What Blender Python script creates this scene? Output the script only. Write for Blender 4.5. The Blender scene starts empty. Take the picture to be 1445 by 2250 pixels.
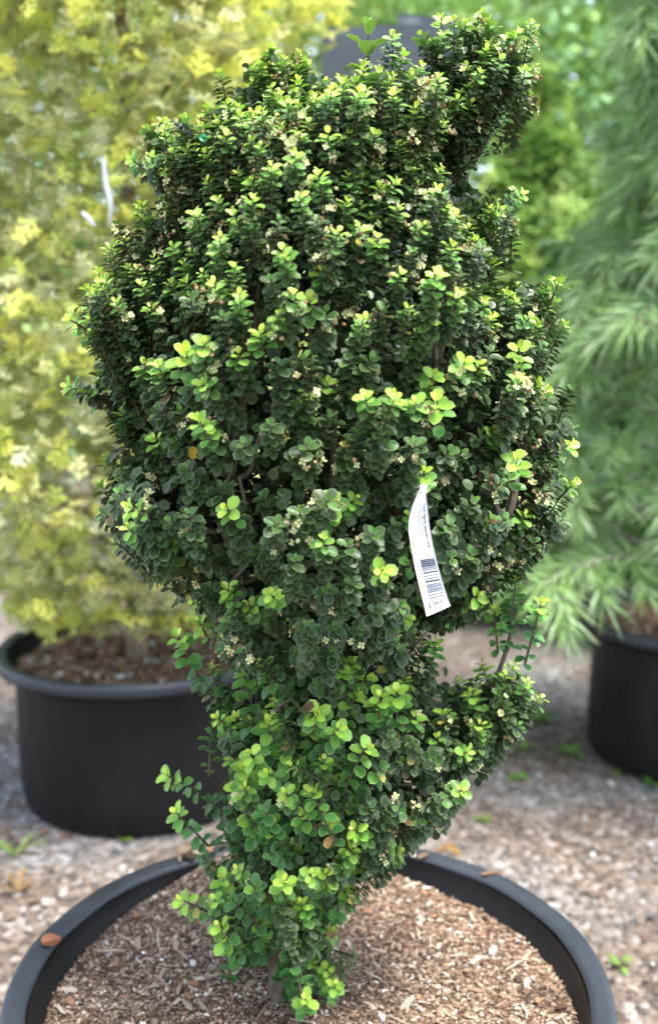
import bpy, math, random
import numpy as np
from mathutils import Vector, Matrix, noise as mnoise

random.seed(7)
rng = np.random.default_rng(7)
R = math.radians
scene = bpy.context.scene
COL = scene.collection

# ------------------------------------------------------------------ camera
F_PX, PITCH, CAM_Z = 2300.0, R(10.0), 1.39
cam_data = bpy.data.cameras.new('camera')
cam = bpy.data.objects.new('camera', cam_data)
COL.objects.link(cam)
cam.location = (0, 0, CAM_Z)
cam.rotation_euler = (R(90) - PITCH, 0, 0)
cam_data.sensor_fit = 'AUTO'
cam_data.sensor_width = 36.0
cam_data.lens = 36.0 * F_PX / 2250.0
cam_data.clip_start = 0.02
cam_data.clip_end = 500
cam_data.dof.use_dof = True
cam_data.dof.focus_distance = 1.26
cam_data.dof.aperture_fstop = 2.7
scene.camera = cam

# ------------------------------------------------------------------ light
SUN_EL, SUN_AZ = R(72), R(120)      # azimuth clockwise from +Y
world = bpy.data.worlds.new('World')
scene.world = world
world.use_nodes = True
wn = world.node_tree.nodes
wl = world.node_tree.links
sky = wn.new('ShaderNodeTexSky')
sky.sky_type = 'NISHITA'
sky.sun_disc = False
sky.sun_elevation = SUN_EL
sky.sun_rotation = SUN_AZ
sky.air_density = 1.0
sky.dust_density = 1.0
hs = wn.new('ShaderNodeHueSaturation')
hs.inputs['Saturation'].default_value = 0.62
bg = wn['Background']
bg.inputs['Strength'].default_value = 0.15
wl.new(sky.outputs[0], hs.inputs['Color'])
wl.new(hs.outputs[0], bg.inputs['Color'])
sun_data = bpy.data.lights.new('sun', 'SUN')
sun_data.energy = 2.7
sun_data.angle = R(24)
sun_data.color = (1.0, 0.95, 0.87)
sun = bpy.data.objects.new('sun', sun_data)
COL.objects.link(sun)
sdir = Vector((math.sin(SUN_AZ) * math.cos(SUN_EL), math.cos(SUN_AZ) * math.cos(SUN_EL), math.sin(SUN_EL)))
sun.rotation_euler = sdir.to_track_quat('Z', 'Y').to_euler()
sun.location = (2, 2, 6)
scene.view_settings.view_transform = 'Standard'
scene.view_settings.look = 'None'
scene.view_settings.gamma = 1.0
scene.view_settings.exposure = 2.1
scene.render.engine = 'CYCLES'
scene.cycles.use_denoising = True
scene.cycles.max_bounces = 7
scene.cycles.transparent_max_bounces = 4
scene.cycles.caustics_reflective = False
scene.cycles.caustics_refractive = False

# ------------------------------------------------------------------ helpers
CP, SP = math.cos(PITCH), math.sin(PITCH)


def ray(px, py):
    x = (px - 722.5) / F_PX
    y = (1125.0 - py) / F_PX
    return np.array([x, CP + y * SP, -SP + y * CP])


def at_y(px, py, Y):
    d = ray(px, py)
    return np.array([0, 0, CAM_Z]) + d * (Y / d[1])


def at_z(px, py, Z):
    d = ray(px, py)
    return np.array([0, 0, CAM_Z]) + d * ((Z - CAM_Z) / d[2])


def project(P):
    P = np.asarray(P, float)
    q = P - np.array([0, 0, CAM_Z])
    depth = q[..., 1] * CP - q[..., 2] * SP
    up = q[..., 1] * SP + q[..., 2] * CP
    return np.stack([722.5 + F_PX * q[..., 0] / depth, 1125 - F_PX * up / depth], -1)


def tag(o, label=None, cat=None, group=None, kind=None):
    if label: o['label'] = label
    if cat: o['category'] = cat
    if group: o['group'] = group
    if kind: o['kind'] = kind
    return o


def empty(name, loc, label=None, cat=None, group=None):
    o = bpy.data.objects.new(name, None)
    o.empty_display_size = 0.05
    o.location = loc
    COL.objects.link(o)
    return tag(o, label, cat, group)


def origin_of(o):
    p = Vector((0, 0, 0))
    while o is not None:
        p += o.location
        o = o.parent
    return np.array(p)


def mesh_data(name, V, F, mat=None, col=None, smooth=True):
    me = bpy.data.meshes.new(name)
    V = np.asarray(V, np.float32)
    if isinstance(F, np.ndarray):
        m, k = F.shape
        me.vertices.add(len(V))
        me.vertices.foreach_set('co', V.ravel())
        me.loops.add(m * k)
        me.loops.foreach_set('vertex_index', F.astype(np.int32).ravel())
        me.polygons.add(m)
        me.polygons.foreach_set('loop_start', np.arange(0, m * k, k, dtype=np.int32))
        me.polygons.foreach_set('loop_total', np.full(m, k, dtype=np.int32))
        me.update(calc_edges=True)
    else:
        me.from_pydata([tuple(map(float, v)) for v in V], [], [tuple(map(int, f)) for f in F])
        me.update()
    me.polygons.foreach_set('use_smooth', np.full(len(me.polygons), bool(smooth)))
    if col is not None:
        a = me.color_attributes.new('Col', 'FLOAT_COLOR', 'POINT')
        c = np.ones((len(V), 4), np.float32)
        c[:, :3] = col
        a.data.foreach_set('color', c.ravel())
    if mat is not None:
        me.materials.append(mat)
    return me


def build(name, V, F, mat, parent=None, col=None, smooth=True, kind=None):
    V = np.asarray(V, float)
    if parent is not None:
        V = V - origin_of(parent)
    o = bpy.data.objects.new(name, mesh_data(name, V, F, mat, col, smooth))
    COL.objects.link(o)
    if parent is not None:
        o.parent = parent
    if kind:
        o['kind'] = kind
    return o


def unit(v):
    v = np.asarray(v, float)
    return v / (np.linalg.norm(v, axis=-1, keepdims=True) + 1e-12)


def lathe(profile, n=96, centre=(0, 0, 0), closed_bottom=False):
    prof = np.array(profile, float)
    a = np.linspace(0, 2 * np.pi, n, endpoint=False)
    V = np.stack([np.outer(np.cos(a), prof[:, 0]), np.outer(np.sin(a), prof[:, 0]),
                  np.tile(prof[:, 1], (n, 1))], -1).reshape(-1, 3) + np.array(centre)
    m = len(prof)
    F = []
    for i in range(n):
        j = (i + 1) % n
        for k in range(m - 1):
            F.append((i * m + k, j * m + k, j * m + k + 1, i * m + k + 1))
    return V, np.array(F)


def tube(pts, rad, sides=6):
    pts = np.asarray(pts, float)
    n = len(pts)
    rad = np.broadcast_to(np.asarray(rad, float), (n,))
    T = unit(np.gradient(pts, axis=0))
    ref = np.array([0.31, 0.87, 0.12])
    A = unit(np.cross(T, ref))
    B = np.cross(T, A)
    a = np.linspace(0, 2 * np.pi, sides, endpoint=False)
    V = (pts[:, None] + rad[:, None, None] * (np.cos(a)[None, :, None] * A[:, None] + np.sin(a)[None, :, None] * B[:, None]))
    V = V.reshape(-1, 3)
    F = []
    for i in range(n - 1):
        for j in range(sides):
            k = (j + 1) % sides
            F.append((i * sides + j, i * sides + k, (i + 1) * sides + k, (i + 1) * sides + j))
    return V, np.array(F)


def merge(parts):
    Vs, Fs, off = [], [], 0
    for V, F in parts:
        Vs.append(V)
        Fs.append(np.asarray(F) + off)
        off += len(V)
    return np.concatenate(Vs), np.concatenate(Fs)


def scatter(TV, TF, M, P, S):
    """copies of a template, M (N,3,3) columns = local axes, P (N,3), S (N,)"""
    N, nv = len(P), len(TV)
    V = np.einsum('nij,vj->nvi', M * S[:, None, None], TV) + P[:, None]
    F = (TF[None] + (np.arange(N) * nv)[:, None, None]).reshape(-1, TF.shape[1])
    return V.reshape(-1, 3), F


def curve_pts(ctrl, n):
    """Catmull-Rom through control points"""
    c = np.asarray(ctrl, float)
    c = np.vstack([2 * c[0] - c[1], c, 2 * c[-1] - c[-2]])
    out = []
    segs = len(c) - 3
    for s in np.linspace(0, segs - 1e-6, n):
        i = int(s)
        t = s - i
        p0, p1, p2, p3 = c[i:i + 4]
        out.append(0.5 * ((2 * p1) + (-p0 + p2) * t + (2 * p0 - 5 * p1 + 4 * p2 - p3) * t * t + (-p0 + 3 * p1 - 3 * p2 + p3) * t ** 3))
    return np.array(out)


def n3(p, s=1.0):
    return mnoise.noise(Vector((float(p[0]) * s, float(p[1]) * s, float(p[2]) * s)))


def rand_rot(n):
    q = unit(rng.normal(size=(n, 4)))
    w, x, y, z = q.T
    return np.stack([np.stack([1 - 2 * (y * y + z * z), 2 * (x * y - z * w), 2 * (x * z + y * w)], -1),
                     np.stack([2 * (x * y + z * w), 1 - 2 * (x * x + z * z), 2 * (y * z - x * w)], -1),
                     np.stack([2 * (x * z - y * w), 2 * (y * z + x * w), 1 - 2 * (x * x + y * y)], -1)], 1)


def frame(dirs, normals):
    """columns x (across), y (along dirs), z (normal)"""
    y = unit(dirs)
    x = unit(np.cross(y, normals))
    z = np.cross(x, y)
    return np.stack([x, y, z], -1)


# ------------------------------------------------------------------ materials
def new_mat(name):
    m = bpy.data.materials.new(name)
    m.use_nodes = True
    nt = m.node_tree
    return m, nt.nodes, nt.links, nt.nodes['Principled BSDF']


def foliage_mat(name, rough=0.42, spec=0.45, trans=0.2, back=(1.0, 1.0, 1.0), mottle=0.25, scale=300.0, coat=0.0):
    m, n, l, b = new_mat(name)
    at = n.new('ShaderNodeAttribute'); at.attribute_name = 'Col'
    tc = n.new('ShaderNodeTexCoord')
    nz = n.new('ShaderNodeTexNoise'); nz.inputs['Scale'].default_value = scale; nz.inputs['Detail'].default_value = 2
    l.new(tc.outputs['Object'], nz.inputs['Vector'])
    mr = n.new('ShaderNodeMapRange')
    mr.inputs['To Min'].default_value = 1 - mottle; mr.inputs['To Max'].default_value = 1 + mottle
    l.new(nz.outputs['Fac'], mr.inputs['Value'])
    mx = n.new('ShaderNodeVectorMath'); mx.operation = 'SCALE'
    l.new(at.outputs['Color'], mx.inputs[0]); l.new(mr.outputs[0], mx.inputs['Scale'])
    l.new(mx.outputs[0], b.inputs['Base Color'])
    b.inputs['Roughness'].default_value = rough
    b.inputs['Specular IOR Level'].default_value = spec
    tr = n.new('ShaderNodeBsdfTranslucent')
    l.new(mx.outputs[0], tr.inputs['Color'])
    mix = n.new('ShaderNodeMixShader'); mix.inputs[0].default_value = trans
    l.new(b.outputs[0], mix.inputs[1]); l.new(tr.outputs[0], mix.inputs[2])
    l.new(mix.outputs[0], n['Material Output'].inputs['Surface'])
    return m


def attr_mat(name, rough=0.9, spec=0.2, bump=0.0, bscale=200.0):
    m, n, l, b = new_mat(name)
    at = n.new('ShaderNodeAttribute'); at.attribute_name = 'Col'
    tc = n.new('ShaderNodeTexCoord')
    nz = n.new('ShaderNodeTexNoise'); nz.inputs['Scale'].default_value = bscale; nz.inputs['Detail'].default_value = 4
    l.new(tc.outputs['Object'], nz.inputs['Vector'])
    mr = n.new('ShaderNodeMapRange'); mr.inputs['To Min'].default_value = 0.6; mr.inputs['To Max'].default_value = 1.4
    l.new(nz.outputs['Fac'], mr.inputs['Value'])
    mx = n.new('ShaderNodeVectorMath'); mx.operation = 'SCALE'
    l.new(at.outputs['Color'], mx.inputs[0]); l.new(mr.outputs[0], mx.inputs['Scale'])
    l.new(mx.outputs[0], b.inputs['Base Color'])
    b.inputs['Roughness'].default_value = rough
    b.inputs['Specular IOR Level'].default_value = spec
    if bump:
        bp = n.new('ShaderNodeBump'); bp.inputs['Strength'].default_value = bump; bp.inputs['Distance'].default_value = 0.004
        l.new(nz.outputs['Fac'], bp.inputs['Height']); l.new(bp.outputs[0], b.inputs['Normal'])
    return m


def ramp(n, stops):
    r = n.new('ShaderNodeValToRGB')
    e = r.color_ramp.elements
    while len(e) < len(stops):
        e.new(0.5)
    for el, (p, c) in zip(e, stops):
        el.position = p
        el.color = (*c, 1)
    return r


def bark_mat(name, c1, c2, scale=60):
    m, n, l, b = new_mat(name)
    tc = n.new('ShaderNodeTexCoord')
    mp = n.new('ShaderNodeMapping'); mp.inputs['Scale'].default_value = (1, 1, 0.3)
    l.new(tc.outputs['Object'], mp.inputs['Vector'])
    nz = n.new('ShaderNodeTexNoise'); nz.inputs['Scale'].default_value = scale; nz.inputs['Detail'].default_value = 5
    l.new(mp.outputs[0], nz.inputs['Vector'])
    r = ramp(n, [(0.3, c1), (0.7, c2)])
    l.new(nz.outputs['Fac'], r.inputs[0]); l.new(r.outputs[0], b.inputs['Base Color'])
    b.inputs['Roughness'].default_value = 0.9
    bp = n.new('ShaderNodeBump'); bp.inputs['Strength'].default_value = 0.6; bp.inputs['Distance'].default_value = 0.003
    l.new(nz.outputs['Fac'], bp.inputs['Height']); l.new(bp.outputs[0], b.inputs['Normal'])
    return m


def plastic_mat(name, dust=0.35, base=((0.35, (0.004, 0.0045, 0.0052)), (0.62, (0.008, 0.0085, 0.0095)), (0.85, (0.022, 0.022, 0.022))), spec=0.25):
    m, n, l, b = new_mat(name)
    tc = n.new('ShaderNodeTexCoord')
    big = n.new('ShaderNodeTexNoise'); big.inputs['Scale'].default_value = 7; big.inputs['Detail'].default_value = 6; big.inputs['Roughness'].default_value = 0.65
    mp = n.new('ShaderNodeMapping'); mp.inputs['Scale'].default_value = (1, 1, 0.45)
    l.new(tc.outputs['Object'], mp.inputs[0]); l.new(mp.outputs[0], big.inputs['Vector'])
    sp = n.new('ShaderNodeTexVoronoi'); sp.inputs['Scale'].default_value = 26
    l.new(tc.outputs['Object'], sp.inputs['Vector'])
    spr = ramp(n, [(0.0, (1, 1, 1)), (0.07, (0, 0, 0))])
    l.new(sp.outputs['Distance'], spr.inputs[0])
    gate = n.new('ShaderNodeTexNoise'); gate.inputs['Scale'].default_value = 9
    l.new(tc.outputs['Object'], gate.inputs['Vector'])
    gr = ramp(n, [(0.52, (0, 0, 0)), (0.62, (1, 1, 1))])
    l.new(gate.outputs['Fac'], gr.inputs[0])
    mul = n.new('ShaderNodeMath'); mul.operation = 'MULTIPLY'
    l.new(spr.outputs[0], mul.inputs[0]); l.new(gr.outputs[0], mul.inputs[1])
    r = ramp(n, base)
    l.new(big.outputs['Fac'], r.inputs[0])
    mixc = n.new('ShaderNodeMixRGB'); mixc.inputs[2].default_value = (0.16, 0.15, 0.14, 1)
    ms = n.new('ShaderNodeMath'); ms.operation = 'MULTIPLY'; ms.inputs[1].default_value = dust
    l.new(mul.outputs[0], ms.inputs[0])
    l.new(ms.outputs[0], mixc.inputs[0]); l.new(r.outputs[0], mixc.inputs[1])
    l.new(mixc.outputs[0], b.inputs['Base Color'])
    rr = n.new('ShaderNodeMapRange'); rr.inputs['To Min'].default_value = 0.36; rr.inputs['To Max'].default_value = 0.62
    l.new(big.outputs['Fac'], rr.inputs[0]); l.new(rr.outputs[0], b.inputs['Roughness'])
    b.inputs['Specular IOR Level'].default_value = spec
    bp = n.new('ShaderNodeBump'); bp.inputs['Strength'].default_value = 0.25; bp.inputs['Distance'].default_value = 0.002
    fine = n.new('ShaderNodeTexNoise'); fine.inputs['Scale'].default_value = 40; fine.inputs['Detail'].default_value = 5
    l.new(tc.outputs['Object'], fine.inputs['Vector'])
    l.new(fine.outputs['Fac'], bp.inputs['Height']); l.new(bp.outputs[0], b.inputs['Normal'])
    return m


def speckle_mat(name, stops, scale=120, big=6.0, bigstops=None, bump=0.8):
    m, n, l, b = new_mat(name)
    tc = n.new('ShaderNodeTexCoord')
    v = n.new('ShaderNodeTexVoronoi'); v.inputs['Scale'].default_value = scale
    l.new(tc.outputs['Object'], v.inputs['Vector'])
    sep = n.new('ShaderNodeSeparateColor')
    l.new(v.outputs['Color'], sep.inputs[0])
    r = ramp(n, stops)
    r.color_ramp.interpolation = 'CONSTANT'
    l.new(sep.outputs[0], r.inputs[0])
    nz = n.new('ShaderNodeTexNoise'); nz.inputs['Scale'].default_value = big; nz.inputs['Detail'].default_value = 5
    l.new(tc.outputs['Object'], nz.inputs['Vector'])
    out = r.outputs[0]
    if bigstops:
        r2 = ramp(n, bigstops)
        l.new(nz.outputs['Fac'], r2.inputs[0])
        mx = n.new('ShaderNodeMixRGB'); mx.blend_type = 'MULTIPLY'; mx.inputs[0].default_value = 1
        l.new(out, mx.inputs[1]); l.new(r2.outputs[0], mx.inputs[2])
        out = mx.outputs[0]
    l.new(out, b.inputs['Base Color'])
    b.inputs['Roughness'].default_value = 0.95
    b.inputs['Specular IOR Level'].default_value = 0.15
    bp = n.new('ShaderNodeBump'); bp.inputs['Strength'].default_value = bump; bp.inputs['Distance'].default_value = 0.004; bp.invert = True
    l.new(v.outputs['Distance'], bp.inputs['Height']); l.new(bp.outputs[0], b.inputs['Normal'])
    return m


def plain_mat(name, c, rough=0.6, spec=0.4, metal=0.0):
    m, n, l, b = new_mat(name)
    tc = n.new('ShaderNodeTexCoord')
    nz = n.new('ShaderNodeTexNoise'); nz.inputs['Scale'].default_value = 80; nz.inputs['Detail'].default_value = 3
    l.new(tc.outputs['Object'], nz.inputs['Vector'])
    lo = tuple(x * 0.9 for x in c); hi = tuple(min(1, x * 1.06) for x in c)
    r = ramp(n, [(0.3, lo), (0.7, hi)])
    l.new(nz.outputs['Fac'], r.inputs[0]); l.new(r.outputs[0], b.inputs['Base Color'])
    b.inputs['Roughness'].default_value = rough
    b.inputs['Specular IOR Level'].default_value = spec
    b.inputs['Metallic'].default_value = metal
    return m


M_HOLLY = foliage_mat('holly_leaf', 0.40, 0.32, 0.18, mottle=0.22, scale=220)
M_PETAL = foliage_mat('holly_flower', 0.6, 0.3, 0.25, mottle=0.1)
M_GOLD = foliage_mat('gold_conifer', 0.6, 0.3, 0.38, mottle=0.3, scale=40)
M_NEEDLE = foliage_mat('pine_needle', 0.45, 0.4, 0.25, mottle=0.2, scale=60)
M_THUJA = foliage_mat('thuja_frond', 0.6, 0.3, 0.3, mottle=0.3, scale=40)
M_WOODS = foliage_mat('woods_leaf', 0.55, 0.35, 0.35, mottle=0.3, scale=8)
M_CHIP = attr_mat('wood_chip', 0.92, 0.15, 0.6, 260)
M_STONE = attr_mat('gravel_stone', 0.85, 0.25, 0.3, 120)
M_STEM = bark_mat('holly_bark', (0.05, 0.04, 0.028), (0.16, 0.13, 0.09), 140)
M_TWIG = bark_mat('holly_twig', (0.035, 0.03, 0.015), (0.10, 0.085, 0.04), 200)
M_BARK = bark_mat('conifer_bark', (0.10, 0.07, 0.05), (0.26, 0.19, 0.14), 50)
M_GREYBARK = bark_mat('grey_bark', (0.18, 0.16, 0.14), (0.42, 0.38, 0.34), 25)
M_POT = plastic_mat('black_plastic', 0.9)
M_RIM_SKY = plastic_mat('black_plastic_rim_sky_tint', 0.35, ((0.3, (0.011, 0.0145, 0.021)), (0.6, (0.021, 0.027, 0.037)), (0.85, (0.075, 0.082, 0.092))), 0.55)  # same black plastic, with bluish sky reflection put into the lip's base colour
M_SOIL = speckle_mat('mulch_base', [(0, (0.07, 0.045, 0.03)), (0.3, (0.13, 0.085, 0.055)), (0.55, (0.22, 0.15, 0.1)), (0.75, (0.34, 0.25, 0.18)), (0.93, (0.5, 0.42, 0.34))],
                     scale=260, big=9, bigstops=[(0.3, (0.55, 0.5, 0.48)), (0.65, (1.0, 0.97, 0.94))])
M_SOIL2 = speckle_mat('mulch_base_brown', [(0, (0.09, 0.05, 0.033)), (0.35, (0.2, 0.11, 0.075)), (0.7, (0.3, 0.17, 0.11)), (0.94, (0.5, 0.42, 0.36))], scale=90, big=5)

# ------------------------------------------------------------------ ground
gm, n, l, b = new_mat('gravel_ground')
tc = n.new('ShaderNodeTexCoord')
v = n.new('ShaderNodeTexVoronoi'); v.inputs['Scale'].default_value = 55
l.new(tc.outputs['Object'], v.inputs['Vector'])
sep = n.new('ShaderNodeSeparateColor'); l.new(v.outputs['Color'], sep.inputs[0])
ra = ramp(n, [(0, (0.08, 0.075, 0.07)), (0.3, (0.14, 0.133, 0.126)), (0.6, (0.21, 0.202, 0.195)), (0.85, (0.33, 0.32, 0.315))])
rb = ramp(n, [(0, (0.06, 0.045, 0.034)), (0.3, (0.105, 0.079, 0.061)), (0.6, (0.155, 0.12, 0.096)), (0.88, (0.25, 0.22, 0.20))])
ra.color_ramp.interpolation = rb.color_ramp.interpolation = 'CONSTANT'
l.new(sep.outputs[0], ra.inputs[0]); l.new(sep.outputs[1], rb.inputs[0])
nz = n.new('ShaderNodeTexNoise'); nz.inputs['Scale'].default_value = 1.6; nz.inputs['Detail'].default_value = 5
l.new(tc.outputs['Object'], nz.inputs['Vector'])
rf = ramp(n, [(0.36, (0, 0, 0)), (0.52, (1, 1, 1))])
l.new(nz.outputs['Fac'], rf.inputs[0])
mx = n.new('ShaderNodeMixRGB'); l.new(rf.outputs[0], mx.inputs[0]); l.new(ra.outputs[0], mx.inputs[1]); l.new(rb.outputs[0], mx.inputs[2])
l.new(mx.outputs[0], b.inputs['Base Color']); b.inputs['Roughness'].default_value = 0.95
bp = n.new('ShaderNodeBump'); bp.inputs['Strength'].default_value = 0.9; bp.inputs['Distance'].default_value = 0.01; bp.invert = True
l.new(v.outputs['Distance'], bp.inputs['Height']); l.new(bp.outputs[0], b.inputs['Normal'])
ys = np.concatenate([np.linspace(-30, 0, 6)[:-1], np.linspace(0, 6, 60), np.linspace(6, 120, 20)[1:]])
xs = np.concatenate([np.linspace(-80, -4, 8)[:-1], np.linspace(-4, 4, 70), np.linspace(4, 80, 8)[1:]])
GX, GY = np.meshgrid(xs, ys)


def ground_z(x, y):
    return -0.004 + 0.006 * math.sin(2.1 * x + 1.3) * math.cos(1.7 * y) + 0.004 * math.sin(6.1 * x - 2.2 * y)


GV = np.array([(x, y, ground_z(x, y)) for x, y in zip(GX.ravel(), GY.ravel())])
nx = len(xs)
GF = np.array([(j * nx + i, j * nx + i + 1, (j + 1) * nx + i + 1, (j + 1) * nx + i) for j in range(len(ys) - 1) for i in range(nx - 1)])
g = build('ground', GV, GF, gm)
tag(g, 'gravel and leaf litter ground of the nursery yard', 'ground', kind='structure')

POT_F = np.array([-0.028, 1.37])       # front pot
POT_L = np.array([-0.575, 3.03])       # pot of the golden conifer
POT_R = np.array([1.20, 3.30])         # pot of the pine
POTS = [(POT_F, 0.37), (POT_L, 0.355), (POT_R, 0.335)]


def free_ground(x, y, m=0.0):
    return all((x - c[0]) ** 2 + (y - c[1]) ** 2 > (r + m) ** 2 for c, r in POTS)


# rough little stone template
ico_v = []
phi_g = (1 + 5 ** 0.5) / 2
for a_, b_ in ((1, phi_g), (-1, phi_g), (1, -phi_g), (-1, -phi_g)):
    ico_v += [(0, a_, b_), (a_, b_, 0), (b_, 0, a_)]
ico_v = unit(np.array(ico_v))
ico_f = []
for i in range(12):
    for j in range(i + 1, 12):
        for k in range(j + 1, 12):
            d = [np.linalg.norm(ico_v[p] - ico_v[q]) for p, q in ((i, j), (j, k), (i, k))]
            if max(d) < 1.1:
                nn = np.cross(ico_v[j] - ico_v[i], ico_v[k] - ico_v[i])
                ico_f.append((i, j, k) if nn @ (ico_v[i] + ico_v[j] + ico_v[k]) > 0 else (i, k, j))
ico_f = np.array(ico_f)

NST = 11500
px_, py_ = [], []
while len(px_) < NST:
    y = 1.2 + 4.6 * rng.random() ** 1.3
    x = rng.uniform(-0.75, 0.75) * (y * 0.75 + 0.4)
    if free_ground(x, y, 0.004):
        px_.append(x); py_.append(y)
px_, py_ = np.array(px_), np.array(py_)
litter = np.array([n3((x, y, 0.3), 1.7) + 0.5 * n3((x, y, 3.3), 5) - 0.5 * max(-.6, min(1, (x - 0.62) * 2.2)) for x, y in zip(px_, py_)])
isl = litter + rng.normal(0, 0.18, NST) > -0.12
sz = rng.lognormal(math.log(0.0062), 0.42, NST)
sz = np.clip(sz, 0.004, 0.02)
M = rand_rot(NST)
flat = np.array([1.0, 0.75, 0.5])
stones = ~isl
sv, sf = scatter(ico_v * flat * (1 + 0.0), ico_f, M[stones], np.stack([px_, py_, 0.35 * sz], -1)[stones] , sz[stones])
cs = np.array([(0.22, 0.21, 0.20), (0.31, 0.30, 0.29), (0.48, 0.47, 0.455), (0.14, 0.13, 0.12), (0.62, 0.61, 0.59), (0.25, 0.21, 0.18)])
ci = cs[rng.choice(6, stones.sum(), p=[.26, .26, .18, .12, .06, .12])] * rng.uniform(0.65, 0.95, (stones.sum(), 1))
gravel = build('gravel', sv, sf, M_STONE, None, np.repeat(ci, 12, 0), smooth=False)
tag(gravel, 'loose pale grey and white gravel scattered over the yard', 'gravel', kind='stuff')
# litter flakes: bark bits, dry leaves, needles
FL_V = np.array([(-.5, 0, 0), (-.1, .32, .1), (.5, .08, .02), (.15, -.3, .08), (0, 0, .22), (0, 0.02, -.1)])
FL_F = np.array([(0, 3, 4), (3, 2, 4), (2, 1, 4), (1, 0, 4), (3, 0, 5), (2, 3, 5), (1, 2, 5), (0, 1, 5)])
nl = isl.sum()
yaw = rng.uniform(0, 2 * np.pi, nl)
dirs = np.stack([np.cos(yaw), np.sin(yaw), rng.normal(0, .2, nl)], -1)
nrm = np.stack([rng.normal(0, .3, nl), rng.normal(0, .3, nl), np.ones(nl)], -1)
Mf = frame(dirs, nrm)[:, :, [1, 0, 2]]
sl = np.clip(rng.lognormal(math.log(0.016), 0.4, nl), .008, .04)
lv, lf = scatter(FL_V, FL_F, Mf, np.stack([px_, py_, 0.004 + 0 * px_], -1)[isl], sl)
cl = np.array([(0.17, 0.118, 0.088), (0.12, 0.08, 0.058), (0.23, 0.17, 0.13), (0.07, 0.05, 0.038), (0.30, 0.25, 0.21), (0.21, 0.125, 0.07)])
cc = cl[rng.choice(6, nl, p=[.27, .22, .2, .12, .13, .06])] * rng.uniform(0.65, 0.95, (nl, 1))
lit = build('leaf_litter', lv, lf, M_CHIP, None, np.repeat(cc, 6, 0), smooth=False)
tag(lit, 'brown bark and dry leaf litter strewn over the gravel', 'litter', kind='stuff')


# ------------------------------------------------------------------ pots
def make_pot(c, Rr, H, label, rbot):
    root = empty('nursery_pot', (c[0], c[1], 0), label, 'plant pot')
    lip = 0.037 * Rr / 0.43
    ri = Rr - lip
    wall = [(0.0, 0.004), (rbot - 0.02, 0.004), (rbot - 0.006, 0.008), (rbot, 0.022), (rbot + 0.3 * (ri - rbot), 0.1),
            (ri - 0.018, H - 0.075), (ri - 0.012, H - 0.05), (ri + 0.004, H - 0.045), (ri + 0.006, H - 0.012)]
    V, F = lathe(wall, 128, (c[0], c[1], 0))
    rr = random.Random(int(Rr * 1000))
    build('wall', V, F, M_POT, root)
    ring = [(ri + 0.008, H - 0.036), (Rr - 0.012, H - 0.038), (Rr - 0.003, H - 0.034), (Rr, H - 0.024), (Rr - 0.001, H - 0.010),
            (Rr - 0.003, H - 0.003), (Rr - 0.007, H - 0.0004), (Rr - 0.014, H), (ri + 0.010, H - 0.002), (ri + 0.003, H - 0.0032), (ri + 0.0008, H - 0.006), (ri, H - 0.009)]
    inner = [(ri - 0.0005, H - 0.008), (ri - 0.003, H - 0.03), (ri - 0.017, H - 0.05), (ri - 0.026, H - 0.08), (ri - 0.034, H - 0.16)]
    V, F = lathe(inner, 128, (c[0], c[1], 0))
    build('inner_wall', V, F, M_POT, root)
    V, F = lathe(ring, 160, (c[0], c[1], 0))
    ang = np.arctan2(V[:, 1] - c[1], V[:, 0] - c[0])
    # slightly warped, uneven moulded lip
    rad = 1 + 0.004 * np.sin(2 * ang + 1) + 0.0022 * np.sin(5 * ang) + 0.0012 * np.sin(17 * ang + 2)
    V[:, 0] = c[0] + (V[:, 0] - c[0]) * rad
    V[:, 1] = c[1] + (V[:, 1] - c[1]) * rad
    V[:, 2] += 0.002 * np.sin(3 * ang + .5) + 0.0009 * np.sin(11 * ang)
    build('rim', V, F, M_RIM_SKY, root)
    return root, ri


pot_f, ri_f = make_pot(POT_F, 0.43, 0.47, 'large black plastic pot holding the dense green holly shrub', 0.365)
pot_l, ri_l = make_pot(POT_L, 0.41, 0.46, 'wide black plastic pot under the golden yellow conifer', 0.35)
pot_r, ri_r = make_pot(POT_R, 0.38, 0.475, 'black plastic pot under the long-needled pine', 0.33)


def soil_disc(name, c, r, z, hfun, mat, label, rings=40, seg=120):
    V = [(c[0], c[1], z + hfun(c[0], c[1]))]
    for i in range(1, rings + 1):
        q = r * i / rings
        for j in range(seg):
            a = 2 * math.pi * j / seg
            x, y = c[0] + q * math.cos(a), c[1] + q * math.sin(a)
            V.append((x, y, z + hfun(x, y)))
    F = []
    for j in range(seg):
        F.append((0, 1 + j, 1 + (j + 1) % seg))
    for i in range(1, rings):
        a0, b0 = 1 + (i - 1) * seg, 1 + i * seg
        for j in range(seg):
            k = (j + 1) % seg
            F.append((a0 + j, b0 + j, b0 + k)); F.append((a0 + j, b0 + k, a0 + k))
    root = empty(name, (c[0], c[1], z), label, 'mulch')
    build('soil', V, np.array(F), mat, root)
    return root


BASE = np.array([-0.055, 1.405, 0.424])     # foot of the holly
SOIL_Z = 0.422


def h_front(x, y):
    dx, dy = x - POT_F[0], y - POT_F[1]
    r = math.hypot(dx, dy)
    a = math.atan2(dy, dx)
    h = 0.010 * n3((x, y, 0), 7) + 0.004 * n3((x, y, 1), 22) + 0.0018 * n3((x, y, 2), 70)
    h += 0.014 * math.exp(-((x - BASE[0]) ** 2 + (y - BASE[1]) ** 2) / 0.02)
    # heaped against and over the lip at the back, behind the stems
    back = math.exp(-((a - R(104)) / R(26)) ** 2)
    h += 0.052 * back * max(0, min(1, (r - 0.2) / 0.17)) ** 1.5
    return h


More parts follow.
